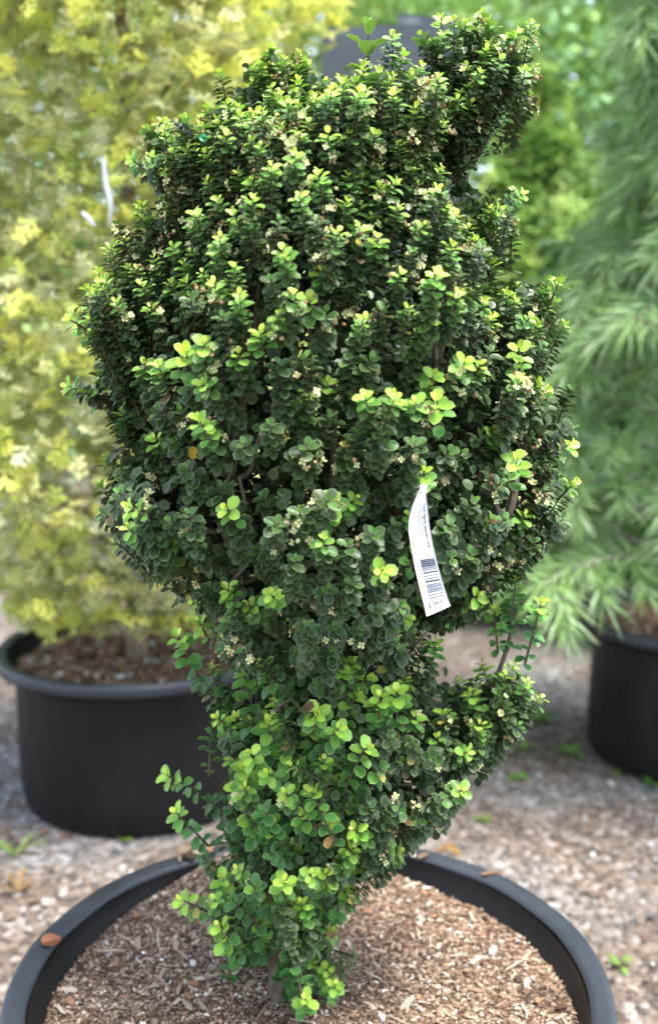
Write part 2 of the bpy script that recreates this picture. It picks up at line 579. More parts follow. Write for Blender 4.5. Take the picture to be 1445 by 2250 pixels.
mulch = soil_disc('mulch_bed', POT_F, ri_f - 0.006, SOIL_Z, h_front, M_SOIL, 'tan and brown wood mulch filling the pot of the holly shrub')
mulch_l = soil_disc('mulch_bed', POT_L, ri_l - 0.012, 0.41, lambda x, y: 0.014 * n3((x, y, 5), 6), M_SOIL2, 'reddish brown bark mulch in the pot of the golden conifer', 16, 48)
mulch_r = soil_disc('mulch_bed', POT_R, ri_r - 0.012, 0.42, lambda x, y: 0.012 * n3((x, y, 9), 6), M_SOIL2, 'brown mulch in the pot of the pine', 16, 48)

CHIP_COLS = np.array([(0.42, 0.315, 0.225), (0.29, 0.20, 0.138), (0.175, 0.112, 0.075), (0.54, 0.445, 0.335), (0.08, 0.053, 0.038), (0.72, 0.69, 0.64), (0.36, 0.195, 0.115)])


def fragments(parent, c, r, z, hfun, n, smin, smax, p, fronty=0.0, name='fragments', elong=1.0):
    a = rng.uniform(0, 2 * np.pi, n)
    q = r * np.sqrt(rng.random(n))
    x, y = c[0] + q * np.cos(a), c[1] + q * np.sin(a)
    zz = np.array([z + hfun(u, w) for u, w in zip(x, y)])
    yaw = rng.uniform(0, 2 * np.pi, n)
    d = np.stack([np.cos(yaw), np.sin(yaw), rng.normal(0, .25, n)], -1)
    nr = np.stack([rng.normal(0, .35, n), rng.normal(0, .35, n), np.ones(n)], -1)
    Mx = frame(d, nr)[:, :, [1, 0, 2]]
    Mx = Mx * np.stack([np.ones(n), rng.uniform(.35, 1.1, n) / elong, rng.uniform(.5, 1.3, n)], -1)[:, None, :]
    s = smin + (smax - smin) * rng.random(n) ** 2.2
    V, F = scatter(FL_V, FL_F, Mx, np.stack([x, y, zz + 0.15 * s], -1), s)
    cc = CHIP_COLS[rng.choice(7, n, p=p)] * rng.uniform(0.75, 1.15, (n, 1))
    cc = cc * np.array([0.92 + 0.55 * n3((u, w, 7), 9) + .25 * n3((u, w, 2), 25) for u, w in zip(x, y)]).clip(.45, 1.35)[:, None]
    return build(name, V, F, M_CHIP, parent, np.repeat(cc, 6, 0), smooth=False, kind='stuff')


fragments(mulch, POT_F, ri_f - 0.012, SOIL_Z, h_front, 18000, 0.0032, 0.013, [.20, .25, .22, .10, .15, .04, .04])
fragments(mulch_l, POT_L, ri_l - 0.02, 0.41, lambda x, y: 0.014 * n3((x, y, 5), 6), 3500, 0.008, 0.035, [.08, .24, .3, .05, .13, .05, .15])
fragments(mulch_r, POT_R, ri_r - 0.02, 0.42, lambda x, y: 0.012 * n3((x, y, 9), 6), 1500, 0.008, 0.035, [.1, .26, .3, .05, .14, .05, .1])


# larger chips one can pick apart: objects of their own, sharing a few meshes
def chip_mesh(i, colr, kind):
    r_ = random.Random(100 + i)
    if kind == 'shard':
        L, W, T = 1.0, r_.uniform(.16, .34), r_.uniform(.06, .12)
        prof = [(-.5, r_.uniform(.2, .7)), (-.25, 1), (.1, r_.uniform(.8, 1.1)), (.38, r_.uniform(.6, .9)), (.5, r_.uniform(.1, .4))]
    elif kind == 'chunk':
        L, W, T = 1.0, r_.uniform(.5, .75), r_.uniform(.3, .45)
        prof = [(-.5, .5), (-.3, .95), (0, 1.05), (.3, .9), (.5, .45)]
    else:
        L, W, T = 1.0, r_.uniform(.05, .08), .05
        prof = [(-.5, .6), (-.2, 1), (.2, 1), (.5, .4)]
    V, F = [], []
    for k, (t, w) in enumerate(prof):
        off = r_.uniform(-.05, .05)
        bend = 0.10 * (t * t) * r_.choice((-1, 1, 0.5))
        for s, u in ((-1, -1), (1, -1), (1, 1), (-1, 1)):
            V.append((t, off + s * W * w / 2 * r_.uniform(.8, 1.15), bend + u * T * w / 2 * r_.uniform(.7, 1.2)))
    for k in range(len(prof) - 1):
        for s in range(4):
            F.append((k * 4 + s, k * 4 + (s + 1) % 4, k * 4 + 4 + (s + 1) % 4, k * 4 + 4 + s))
    F.append((3, 2, 1, 0)); m_ = 4 * (len(prof) - 1)
    F.append((m_, m_ + 1, m_ + 2, m_ + 3))
    return mesh_data('wood_chip', np.array(V), F, M_CHIP, np.tile(np.array(colr), (len(V), 1)), smooth=False)


chip_meshes = []
kinds = ['shard'] * 9 + ['chunk'] * 6 + ['straw'] * 3
for i, kd in enumerate(kinds):
    cidx = {'shard': [0, 3, 1, 3, 0, 1, 2, 3, 0], 'chunk': [6, 2, 1, 4, 5, 6], 'straw': [3, 0, 3]}[kd][i % 9 if kd == 'shard' else (i - 9) if kd == 'chunk' else i - 15]
    chip_meshes.append((kd, chip_mesh(i, CHIP_COLS[cidx], kd)))


def place_chip(me, x, y, z, s, parent, yaw=None, tilt=0.25):
    o = bpy.data.objects.new('wood_chip', me)
    COL.objects.link(o)
    o.parent = parent
    org = origin_of(parent)
    o.location = (x - org[0], y - org[1], z - org[2])
    o.rotation_euler = (random.gauss(0, tilt), random.gauss(0, tilt * .6), random.uniform(0, 6.28) if yaw is None else yaw)
    o.scale = (s, s, s)
    return o


for i in range(270):
    a = random.uniform(0, 2 * math.pi); q = (ri_f - 0.03) * math.sqrt(random.random())
    x, y = POT_F[0] + q * math.cos(a), POT_F[1] + q * math.sin(a)
    kd, me = random.choice(chip_meshes)
    s = {'shard': random.uniform(.013, .032), 'chunk': random.uniform(.009, .018), 'straw': random.uniform(.025, .055)}[kd]
    place_chip(me, x, y, SOIL_Z + h_front(x, y) + 0.0035, s, mulch)

# chips lying on the lip at the back and a crumb of bark on its left side
for px, py, s, k in ((905, 1868, .035, 1), (930, 1878, .03, 6), (1075, 1916, .034, 6), (880, 1866, .026, 10), (405, 1868, .03, 11), (425, 1858, .034, 10), (440, 1872, .03, 3), (415, 1880, .026, 12), (455, 1862, .03, 14), (395, 1884, .03, 2), (866, 1860, .03, 9)):
    p = at_z(px, py, 0.475)
    place_chip(chip_meshes[k][1], p[0], p[1], 0.4735, s, mulch, tilt=0.05)
p = at_z(112, 2066, 0.476)
bc = bpy.data.objects.new('bark_chunk', chip_mesh(77, (0.34, 0.14, 0.075), 'chunk'))
COL.objects.link(bc)
bc.location = (p[0], p[1], 0.4765); bc.scale = (.028, .019, .024); bc.rotation_euler = (0.25, 0.1, 0.5)
tag(bc, 'reddish brown chunk of bark lying on the black pot rim', 'bark')

# ------------------------------------------------------------------ the holly shrub
OUT = [(640, 118), (580, 140), (530, 165), (480, 190), (452, 220), (458, 262), (425, 275), (375, 262), (338, 275), (332, 310), (296, 345), (306, 385), (355, 420), (362, 450),
       (302, 485), (292, 535), (275, 565), (225, 595), (198, 645), (172, 700), (185, 750), (228, 790), (200, 830), (155, 850), (165, 885), (220, 905), (262, 945),
       (228, 990), (228, 1040), (255, 1095), (275, 1150), (315, 1205), (335, 1265), (385, 1320), (440, 1365), (500, 1400), (560, 1410), (572, 1430), (540, 1450), (490, 1470),
       (440, 1478), (418, 1505), (460, 1560), (505, 1600), (532, 1650), (518, 1690), (478, 1715), (465, 1745), (492, 1790), (472, 1830), (470, 1880), (450, 1925),
       (425, 1975), (440, 2020), (490, 2065), (540, 2075), (595, 2072), (650, 2088), (700, 2108), (735, 2100), (735, 2060), (755, 1990), (775, 1930), (830, 1885), (860, 1830),
       (880, 1775), (945, 1730), (1010, 1690), (1080, 1640), (1140, 1598), (1158, 1540), (1182, 1480), (1178, 1430), (1110, 1452), (1040, 1475), (970, 1482), (895, 1450),
       (890, 1385), (960, 1335), (1040, 1300), (1105, 1255), (1155, 1205), (1178, 1130), (1180, 1075), (1212, 1010), (1180, 950), (1222, 880), (1185, 810), (1212, 740),
       (1190, 650), (1165, 600), (1090, 565), (1125, 510), (1168, 445), (1120, 408), (1045, 412), (1030, 380), (1092, 335), (1112, 250), (1136, 200), (1138, 122),
       (1102, 84), (1048, 84), (995, 62), (950, 70), (915, 105), (945, 148), (945, 172), (920, 188), (880, 180), (820, 150), (740, 128), (690, 125)]
Y0 = 1.40
poly = np.array([at_y(x, y, Y0)[[0, 2]] for x, y in OUT])
GS = 0.010
x0, z0 = poly.min(0) - 0.03
nxg, nzg = (np.ceil((poly.max(0) + 0.03 - np.array([x0, z0])) / GS)).astype(int) + 1
gx = x0 + GS * np.arange(nxg)
gz = z0 + GS * np.arange(nzg)
XX, ZZ = np.meshgrid(gx, gz)


def inside(X, Z, P):
    r = np.zeros(X.shape, bool)
    for (xa, za), (xb, zb) in zip(P, np.roll(P, -1, 0)):
        c = (za > Z) != (zb > Z)
        xi = (xb - xa) * (Z - za) / (zb - za + 1e-12) + xa
        r ^= c & (X < xi)
    return r


INS = inside(XX, ZZ, poly)
U = np.zeros(XX.shape)
for it in range(1800):
    U[1:-1, 1:-1] = 0.25 * (U[:-2, 1:-1] + U[2:, 1:-1] + U[1:-1, :-2] + U[1:-1, 2:] + GS * GS)
    U[~INS] = 0
KT = 0.86 * 0.86 * 4.0
T2 = KT * U * (1 + 0.9 * np.exp(-U / 0.003))
TZ, TX = np.gradient(T2, GS)


def samp(A, x, z):
    fx = np.clip((x - x0) / GS, 0, nxg - 1.001); fz = np.clip((z - z0) / GS, 0, nzg - 1.001)
    i = fx.astype(int); j = fz.astype(int); u = fx - i; w = fz - j
    return A[j, i] * (1 - u) * (1 - w) + A[j, i + 1] * u * (1 - w) + A[j + 1, i] * (1 - u) * w + A[j + 1, i + 1] * u * w


def y_mid(z):
    return Y0 - 0.02 + 0.0 * z


def disp(p):
    b1 = min(1.0, 2.6 * abs(n3((p[0], p[1], p[2] * 1.3 + 3), 5.6)))
    b2 = min(1.0, 2.4 * abs(n3((p[0] + 9, p[1], p[2] * 1.2), 13.0)))
    k = 1.0 if p[2] > 0.98 else 0.72
    return k * (0.072 * b1 + 0.020 * b2 - 0.061)


# candidate shoot tips on front and back surface
NC = 90000
cx = rng.uniform(poly[:, 0].min(), poly[:, 0].max(), NC)
cz = rng.uniform(poly[:, 1].min(), poly[:, 1].max(), NC)
t2 = samp(T2, cx, cz)
keep = t2 > 1e-5
cx, cz, t2 = cx[keep], cz[keep], t2[keep]
tt = np.sqrt(t2)
gx_, gz_ = samp(TX, cx, cz), samp(TZ, cx, cz)
side = np.where(rng.random(len(cx)) < 0.6, -1.0, 1.0)
cy = y_mid(cz) + side * tt
nrm = unit(np.stack([-gx_, 2 * side * tt, -gz_], -1))
# importance by surface slope
wgt = 1 / np.maximum(np.abs(nrm[:, 1]), 0.12)
order = np.argsort(-wgt * rng.random(len(wgt)) ** 0.6)
cand = np.stack([cx, cy, cz], -1)
cell = 0.03
gridh = {}
tips, tn = [], []
for i in order:
    p = cand[i]
    key = tuple((p // cell).astype(int))
    low = p[2] < 0.98
    md = (0.0265 if side[i] < 0 else 0.039) * (1.22 if low else (0.86 if p[2] > 1.40 else 1.0))
    zs = 0.66 if (not low and abs(nrm[i][2]) < .6) else 1.0
    bad = False
    for a in (-1, 0, 1):
        for b_ in (-1, 0, 1):
            for c in (-2, -1, 0, 1, 2):
                for q in gridh.get((key[0] + a, key[1] + b_, key[2] + c), ()):
                    if (q[0] - p[0]) ** 2 + (q[1] - p[1]) ** 2 + (zs * (q[2] - p[2])) ** 2 < md * md:
                        bad = True; break
                if bad: break
            if bad: break
        if bad: break
    if not bad:
        gridh.setdefault(key, []).append(p)
        tips.append(p); tn.append(nrm[i])
tips, tn = np.array(tips), np.array(tn)
tips = tips + tn * np.array([disp(p) for p in tips])[:, None]
PXT = project(tips)

HOLES = [(590, 790, 50), (520, 890, 42), (830, 1080, 35), (420, 700, 32), (1010, 760, 36), (870, 620, 30), (540, 560, 30), (900, 420, 28), (460, 1230, 36), (1060, 1180, 32), (900, 800, 45), (560, 1050, 52), (720, 1010, 42), (965, 1010, 32), (610, 1370, 45), (800, 1425, 50), (470, 1060, 34), (1090, 900, 45),
         (700, 640, 40), (330, 760, 40), (1010, 930, 40), (1120, 1110, 40), (700, 1780, 34), (560, 1900, 30), (745, 910, 32)]

leaves = dict(P=[], D=[], N=[], S=[], C=[], K=[], I=[], F=[])   # position, tip direction, normal, size, colour, template, index from tip, frontness
twigs = []
flowers = []      # pos, normal, size
husks = []
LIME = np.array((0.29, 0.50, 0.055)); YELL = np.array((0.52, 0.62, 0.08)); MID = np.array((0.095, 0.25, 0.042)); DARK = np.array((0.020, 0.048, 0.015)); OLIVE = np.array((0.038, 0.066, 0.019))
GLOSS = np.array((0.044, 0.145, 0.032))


def lerp(a, b_, t):
    return a + (b_ - a) * t


def shoot(tip, axis, L, kind, vigor, front, lmax, flower=0.0, bend=None):
    axis = unit(axis)
    inter = {'dense': 0.00125 if tip[2] > 1.2 else 0.0015, 'open': 0.0046}[kind]
    ntop = 7 if kind == 'dense' else 6
    tops = 0.0014 if kind == 'dense' else 0.0018
    nleaf = ntop + max(2, int((L - ntop * tops) / inter))
    side_ = unit(np.cross(axis, (0.3, 0.2, 0.9)))
    side2 = np.cross(axis, side_)
    ph0 = random.uniform(0, 6.28)
    bendv = np.array([0, 0, -0.25]) if bend is None else bend
    shade = random.uniform(0.8, 1.2)
    warm = random.random()
    old = lerp(DARK, OLIVE, warm) if kind == 'dense' else lerp(GLOSS, DARK, 0.35 * warm)
    for i in range(nleaf):
        s = i * tops if i < ntop else ntop * tops + (i - ntop) * inter
        q = s / max(L, .001)
        ie = i if (i < ntop or kind == 'open') else ntop + int((i - ntop) * inter / .0024)
        pos = tip - axis * s + bendv * L * q * q * 0.5
        ph = ph0 + i * (2.39996 if kind == 'dense' else (math.pi / 2 if i % 2 else math.pi / 2)) * (1 if kind == 'dense' else 1) + (0 if kind == 'dense' else 0.35 * (i // 2)) + random.gauss(0, .22)
        if kind == 'open':
            ph = ph0 + (i % 2) * math.pi + (i // 2) * 1.62 + random.gauss(0, .2)
        r = side_ * math.cos(ph) + side2 * math.sin(ph)
        th = R([30, 40, 56, 62, 69, 73, 76][i] if i < 7 else min(96, 74 + (ie - 7) * 1.3)) + random.gauss(0, .12)
        if kind == 'open':
            th = R([22, 28, 48, 54, 66, 70, 72, 74][i] if i < 8 else 76) + random.gauss(0, .14)
        size = lmax * ([.56, .62, .84, .92, 1.0, 1.0][i] if i < 6 else 1.0) * random.uniform(.78, 1.16)
        if i > nleaf * 0.7:
            size *= 0.9
        d = axis * math.cos(th) + r * math.sin(th)
        nn = axis * math.sin(th) - r * math.cos(th)
        d = d + np.array([0, 0, -0.22 if (kind == 'open' or tip[2] < 1.25) else -0.06]) * min(1, ie / 6)
        nn = nn + rng.normal(0, .10, 3)
        g = ie / (3.0 + 9 * vigor) if vigor > 0.02 else 9
        if g < 0.35:
            c = lerp(YELL, LIME, g / 0.35)
        elif g < 1.0:
            c = lerp(LIME, MID, (g - .35) / .65)
        elif g < 2.1:
            c = lerp(MID, old, (g - 1) / 1.1)
        else:
            c = old
        if vigor <= 0.02 and i < 4:
            c = lerp(MID * 0.8, old, i / 4)
        c = c * shade * random.uniform(.82, 1.18)
        if i > 4 and random.random() < 0.012:
            c = np.array(random.choice([(.22, .13, .05), (.34, .30, .06), (.13, .09, .04)]))
        leaves['P'].append(pos + d / (np.linalg.norm(d) + 1e-9) * 0.0012); leaves['D'].append(d); leaves['N'].append(nn)
        leaves['S'].append(size); leaves['C'].append(c); leaves['K'].append(random.randrange(3)); leaves['I'].append(i); leaves['F'].append(front and (kind == 'open' or i < 13))
        if kind == 'dense' and flower > 0 and 5 <= i <= 28 and random.random() < flower * 0.12:
            fp = pos + r * random.uniform(.75, 1.12) * lmax + axis * 0.004
            for k in range(random.choice((1, 1, 2, 3))):
                flowers.append((fp + rng.normal(0, .0032, 3), unit(r + axis * .6 + rng.normal(0, .35, 3)), random.uniform(.0036, .0054)))
            if random.random() < 0.6:
                for k in range(random.choice((1, 2, 4))):
                    husks.append((fp + rng.normal(0, .004, 3), random.uniform(.0018, .0034)))
    ks = np.linspace(0, 1, 5)
    pts = [tip - axis * (L * 0.95 * k) + bendv * L * k * k * 0.5 for k in ks]
    twigs.append(tube(pts, [.0006, .0009, .0011, .0013, .0014] if kind == 'dense' else [.0007, .0012, .0015, .0018, .0020], 5))


# tag outline in the picture, kept clear of leaves in front of it
TAG_L = np.array([(919, 1080), (903, 1120), (897, 1160), (904, 1205), (912, 1250), (924, 1300), (937, 1354)], float)
TAG_R = np.array([(934, 1078), (938, 1110), (943, 1155), (951, 1200), (961, 1242), (975, 1290), (989, 1331)], float)
TAG_PX = (TAG_L + TAG_R) / 2

up = np.array([0, 0, 1.0])
nsh = 0
for p, nv, pp in zip(tips, tn, PXT):
    front = nv[1] < 0.12
    if p[2] < 0.455: continue
    hole = False
    if nv[1] < -0.2:
        for hx, hy, hr in HOLES:
            if (pp[0] - hx) ** 2 + (pp[1] - hy) ** 2 < hr * hr and random.random() < 0.78:
                hole = True; break
    rec = random.uniform(-.012, .008)
    tip = p - nv * (0.013 - rec)
    if hole:
        continue
    Lmax = 1.0
    if nv[1] < -.2:
        for hx, hy, hr in HOLES:
            if abs(pp[0] - hx) < hr * .8 and 0 < hy - pp[1] < hr + 95:
                Lmax = max(.022, (hy - hr * .7 - pp[1]) / 1900.0)
    expo = max(0.0, nv[2])
    low = p[2] < 0.985
    hgt = min(1, max(0, (p[2] - 1.25) / 0.35))
    vig = random.random()
    if low:
        lowleft = pp[0] < 860
        axis = nv * 0.55 + up * 0.75 + rng.normal(0, .22, 3)
        if lowleft:
            v_ = random.uniform(.25, .8) if random.random() < 0.52 + .3 * expo else 0.0
            kind = 'open' if random.random() < 0.62 else 'dense'
            lm = random.uniform(.0140, .0195) if kind == 'open' else random.uniform(.012, .015)
            shoot(tip, axis, random.uniform(.05, .085), kind, v_, front, lm, 0.25)
        else:
            v_ = random.uniform(.2, .6) if random.random() < 0.28 + .5 * expo else 0.0
            shoot(tip, axis, random.uniform(.045, .08), 'dense', v_, front, random.uniform(.0125, .0155), 0.5)
    else:
        und = max(0, -nv[2])
        axis = nv * (0.50 + 0.08 * (1 - hgt) + 0.25 * und) + up * (0.90 - 0.4 * und) + rng.normal(0, .15, 3)
        prob = 0.20 + 0.66 * hgt + 0.5 * expo
        v_ = (random.uniform(.18, .58) + .2 * expo * random.random()) if random.random() < prob else 0.0
        fl = 1.0 if random.random() < 0.42 + .25 * hgt else 0.0
        lm = random.uniform(.0105, .0132) if hgt > .4 else random.uniform(.0128, .0160)
        shoot(tip, axis, min(Lmax, random.uniform(.045, .085)), 'dense', v_, front, lm, fl)
        # now and then a stray leafy tip standing clear of the mass
        if front and p[2] < 1.45 and random.random() < 0.085:
            t_ = tip + unit(nv * .6 + up * .5) * random.uniform(.012, .022) + rng.normal(0, .006, 3)
            shoot(t_, nv * .7 + up * .8 + rng.normal(0, .2, 3), .030, 'open', random.uniform(.3, .8), True, random.uniform(.014, .0175), 0)
    nsh += 1

# shoots that stand clear of the outline: tip px, root px, y of the tip, kind, leaf size
STRAY = [((392, 1398), (445, 1500), 1.33, 'open', .0185), ((365, 1702), (450, 1745), 1.33, 'open', .017), ((388, 1786), (465, 1865), 1.31, 'open', .018),
         ((402, 1978), (470, 2010), 1.30, 'open', .018), ((545, 1455), (560, 1640), 1.27, 'open', .019), ((650, 1440), (690, 1560), 1.28, 'open', .019),
         ((730, 1460), (740, 1560), 1.27, 'open', .019), ((775, 1470), (760, 1570), 1.26, 'open', .018), ((1132, 1272), (1115, 1440), 1.30, 'open', .016),
         ((1188, 1322), (1150, 1470), 1.32, 'open', .016), ((1252, 975), (1190, 1020), 1.36, 'open', .016), ((205, 650), (225, 740), 1.38, 'open', .016),
         ((170, 715), (225, 770), 1.37, 'open', .016), ((150, 848), (230, 880), 1.36, 'dense', .015), ((290, 350), (350, 400), 1.38, 'dense', .014),
         ((862, 80), (862, 175), 1.40, 'dense', .0135), ((968, 42), (972, 130), 1.40, 'open', .0155), ((1040, 75), (1040, 150), 1.38, 'dense', .0135),
         ((1118, 88), (1110, 170), 1.38, 'dense', .0135), ((1148, 425), (1090, 470), 1.36, 'dense', .013), ((660, 1700), (640, 1800), 1.26, 'open', .02),
         ((775, 1760), (740, 1850), 1.27, 'open', .019), ((560, 1790), (570, 1880), 1.26, 'open', .02), ((540, 1690), (555, 1790), 1.26, 'open', .02), ((630, 1640), (640, 1740), 1.25, 'open', .02),
         ((590, 1590), (600, 1680), 1.25, 'open', .0215), ((760, 1690), (770, 1800), 1.26, 'open', .018), ((560, 1950), (570, 2050), 1.28, 'open', .0215), ((665, 1960), (670, 2050), 1.28, 'open', .019),
         ((760, 1950), (720, 2050), 1.30, 'open', .018), ((640, 2040), (650, 2120), 1.28, 'open', .0195), ((490, 2060), (530, 2110), 1.29, 'open', .018), ((672, 2195), (665, 2235), 1.30, 'open', .0165),
         ((735, 2165), (715, 2210), 1.33, 'open', .014), ((410, 775), (415, 850), 1.15, 'open', .021), ((865, 870), (870, 950), 1.14, 'open', .0185), ((960, 880), (965, 950), 1.15, 'open', .018),
         ((725, 1110), (735, 1170), 1.13, 'open', .0195), ((930, 1035), (930, 1080), 1.15, 'open', .016), ((1135, 1010), (1120, 1080), 1.22, 'open', .019), ((1140, 765), (1140, 840), 1.22, 'open', .015),
         ((640, 1860), (645, 1920), 1.29, 'open', .017), ((850, 1885), (800, 1915), 1.34, 'dense', .015), ((620, 1980), (625, 2060), 1.27, 'open', .018), ((490, 1930), (510, 2000), 1.3, 'open', .017),
         ((1085, 1340), (1095, 1440), 1.36, 'open', .015), ((695, 1620), (690, 1700), 1.27, 'open', .018), ((835, 1530), (830, 1610), 1.24, 'open', .018), ((870, 1520), (872, 1600), 1.24, 'open', .018), ((680, 660), (685, 720), 1.13, 'open', .016),
         ((940, 690), (945, 750), 1.14, 'open', .016), ((490, 630), (500, 700), 1.18, 'open', .017), ((535, 755), (540, 820), 1.15, 'open', .0165)]
for (tx, ty), (bx_, by_), Y, kd, lm in STRAY:
    a = at_y(tx, ty, Y); b2 = at_y(bx_, by_, Y + 0.03)
    L = float(np.linalg.norm(a - b2))
    shoot(a, a - b2, L * 0.95, kd, random.uniform(.45, .9) if kd == 'open' else random.uniform(.2, .4), True, lm, 0.8 if kd == 'dense' else 0, bend=np.array([0, 0.1, -.08]))
# the coarse upright shoot with big leaves at the top
a = at_y(808, 68, 1.39); b2 = at_y(808, 165, 1.41)
for i, (ph, th, s, dz) in enumerate([(0.3, 12, .018, 0), (2.0, 22, .018, .001), (3.9, 20, .018, .002), (5.3, 30, .02, .006), (3.0, 52, .031, .022), (5.9, 56, .027, .026), (0.9, 50, .026, .028), (4.6, 60, .028, .030), (3.4, 65, .028, .052)]):
    r = np.array([math.cos(ph), math.sin(ph), 0]); t_ = R(th)
    d = up * math.cos(t_) + r * math.sin(t_)
    leaves['P'].append(a - up * dz); leaves['D'].append(d); leaves['N'].append(up * math.sin(t_) - r * math.cos(t_)); leaves['S'].append(s)
    leaves['C'].append(lerp(LIME, np.array((.17, .30, .05)), min(1, i / 3))); leaves['K'].append(0); leaves['I'].append(3); leaves['F'].append(True)
big_stem = tube([a - up * .002, a - up * .03, b2], [.0012, .0022, .0026], 6)

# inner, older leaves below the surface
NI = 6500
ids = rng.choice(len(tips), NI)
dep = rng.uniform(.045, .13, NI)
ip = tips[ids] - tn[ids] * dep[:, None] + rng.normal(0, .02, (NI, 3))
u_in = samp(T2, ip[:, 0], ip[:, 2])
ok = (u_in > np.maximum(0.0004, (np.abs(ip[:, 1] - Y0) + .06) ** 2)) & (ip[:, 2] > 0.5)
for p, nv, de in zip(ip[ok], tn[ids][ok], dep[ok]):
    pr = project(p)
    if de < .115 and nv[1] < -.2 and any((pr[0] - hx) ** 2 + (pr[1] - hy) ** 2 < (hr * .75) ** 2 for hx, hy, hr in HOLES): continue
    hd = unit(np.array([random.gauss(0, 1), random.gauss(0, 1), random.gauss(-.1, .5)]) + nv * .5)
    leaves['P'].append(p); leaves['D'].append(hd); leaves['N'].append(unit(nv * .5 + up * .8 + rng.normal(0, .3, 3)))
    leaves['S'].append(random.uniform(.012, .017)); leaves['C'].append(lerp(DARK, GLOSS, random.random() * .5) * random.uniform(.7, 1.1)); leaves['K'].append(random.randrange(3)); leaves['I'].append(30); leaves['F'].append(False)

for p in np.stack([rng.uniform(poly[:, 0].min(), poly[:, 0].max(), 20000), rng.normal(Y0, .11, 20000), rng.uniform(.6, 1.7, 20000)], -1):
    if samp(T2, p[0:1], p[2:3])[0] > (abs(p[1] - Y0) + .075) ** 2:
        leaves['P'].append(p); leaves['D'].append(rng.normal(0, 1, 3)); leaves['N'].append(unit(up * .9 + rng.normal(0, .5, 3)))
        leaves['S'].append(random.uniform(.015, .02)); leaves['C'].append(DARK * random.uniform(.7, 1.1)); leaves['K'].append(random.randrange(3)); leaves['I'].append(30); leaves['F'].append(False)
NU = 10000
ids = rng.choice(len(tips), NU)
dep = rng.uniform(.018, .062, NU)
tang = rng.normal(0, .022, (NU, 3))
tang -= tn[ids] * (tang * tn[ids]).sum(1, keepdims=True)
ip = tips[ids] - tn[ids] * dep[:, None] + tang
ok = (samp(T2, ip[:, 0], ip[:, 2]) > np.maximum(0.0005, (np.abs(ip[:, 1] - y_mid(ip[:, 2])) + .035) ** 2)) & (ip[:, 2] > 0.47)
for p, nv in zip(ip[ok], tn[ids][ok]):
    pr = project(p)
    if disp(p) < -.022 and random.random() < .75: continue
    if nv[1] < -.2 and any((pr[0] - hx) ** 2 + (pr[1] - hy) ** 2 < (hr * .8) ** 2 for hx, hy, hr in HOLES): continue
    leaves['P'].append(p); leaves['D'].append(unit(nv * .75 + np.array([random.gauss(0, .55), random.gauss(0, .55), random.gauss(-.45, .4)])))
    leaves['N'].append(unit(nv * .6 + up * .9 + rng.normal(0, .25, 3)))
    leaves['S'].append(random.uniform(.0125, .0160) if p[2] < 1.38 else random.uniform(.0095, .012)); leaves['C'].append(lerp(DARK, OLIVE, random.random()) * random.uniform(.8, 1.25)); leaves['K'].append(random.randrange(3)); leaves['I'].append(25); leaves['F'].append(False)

LP, LD, LN, LS, LC = (np.array(leaves[k], float) for k in 'PDNSC')
LK, LI, LF = np.array(leaves['K']), np.array(leaves['I']), np.array(leaves['F'])


# leaf templates: rim ring, inner ring, centre (24 faces)
def leaf_template(w, cup, curl, tipx):
    ring = []
    for k in range(8):
        a = 2 * math.pi * k / 8
        y = 0.5 - 0.5 * math.cos(a)
        x = w * math.sin(a) * (1.0 + 0.22 * (y - .5))
        if k == 4: y = 1.0 + tipx
        ring.append((x, y))
    V = []
    for x, y in ring: V.append((x, y))
    for x, y in ring: V.append((x * .80, .5 + (y - .5) * .86))
    V.append((0, .52))
    V = np.array([(x, y + .06, cup * (x / w) ** 2 * w - curl * y * y + (0 if abs(x) > 1e-6 else -.02)) for x, y in V])
    F = []
    for k in range(8):
        j = (k + 1) % 8
        F += [(k, j, 8 + j), (k, 8 + j, 8 + k), (8 + k, 8 + j, 16)]
    return V, np.array(F)


TEMPL = [leaf_template(.41, .32, .10, .02), leaf_template(.43, .22, .20, .0), leaf_template(.385, .42, .02, .04)]
LOW_F = np.array([(k, (k + 1) % 8, 8) for k in range(8)])
TLOW = [(np.vstack([t[0][:8], t[0][16:]]), LOW_F) for t in TEMPL]
RIMW = np.array([1.0] * 8 + [0.0] * 8 + [0.0])
PALE = np.array((0.42, 0.52, 0.22))


def leaf_cols(C):
    c = np.repeat(C[:, None, :], 17, 1)
    lum = C.mean(1)[:, None]
    edge = C + (PALE - C) * np.clip(0.36 + 0.9 * lum, 0, .58)[:, :, None][:, 0]
    w = RIMW[None, :, None]
    c = c * (1 - w) + edge[:, None, :] * w
    c[:, 16] = c[:, 16] * 1.12
    return c


LM = frame(LD, LN)
# clear the tag's face
tagY = 1.105
lpx = project(LP)
tagpoly = np.vstack([TAG_L + (-9, 0), (TAG_R + (9, 0))[::-1]])
tagpoly[0] = (914, 1118); tagpoly[-1] = (946, 1098)
hit = inside(lpx[:, 0], lpx[:, 1], tagpoly) & (LP[:, 1] < 1.17)
keepL = ~hit
# choose the 300 leaves that show largest: young, facing the camera, on the outside
view = unit(np.array([0, 0, CAM_Z]) - LP)
facing = np.abs((LM[:, :, 2] * view).sum(1))
score = facing * LS ** 2 * (LF & (LI >= 2) & (LI <= 7) & keepL) / (1 + 3 * (LP[:, 1] > 1.36))
pick = np.argsort(-score)[:300]
isobj = np.zeros(len(LP), bool); isobj[pick] = True

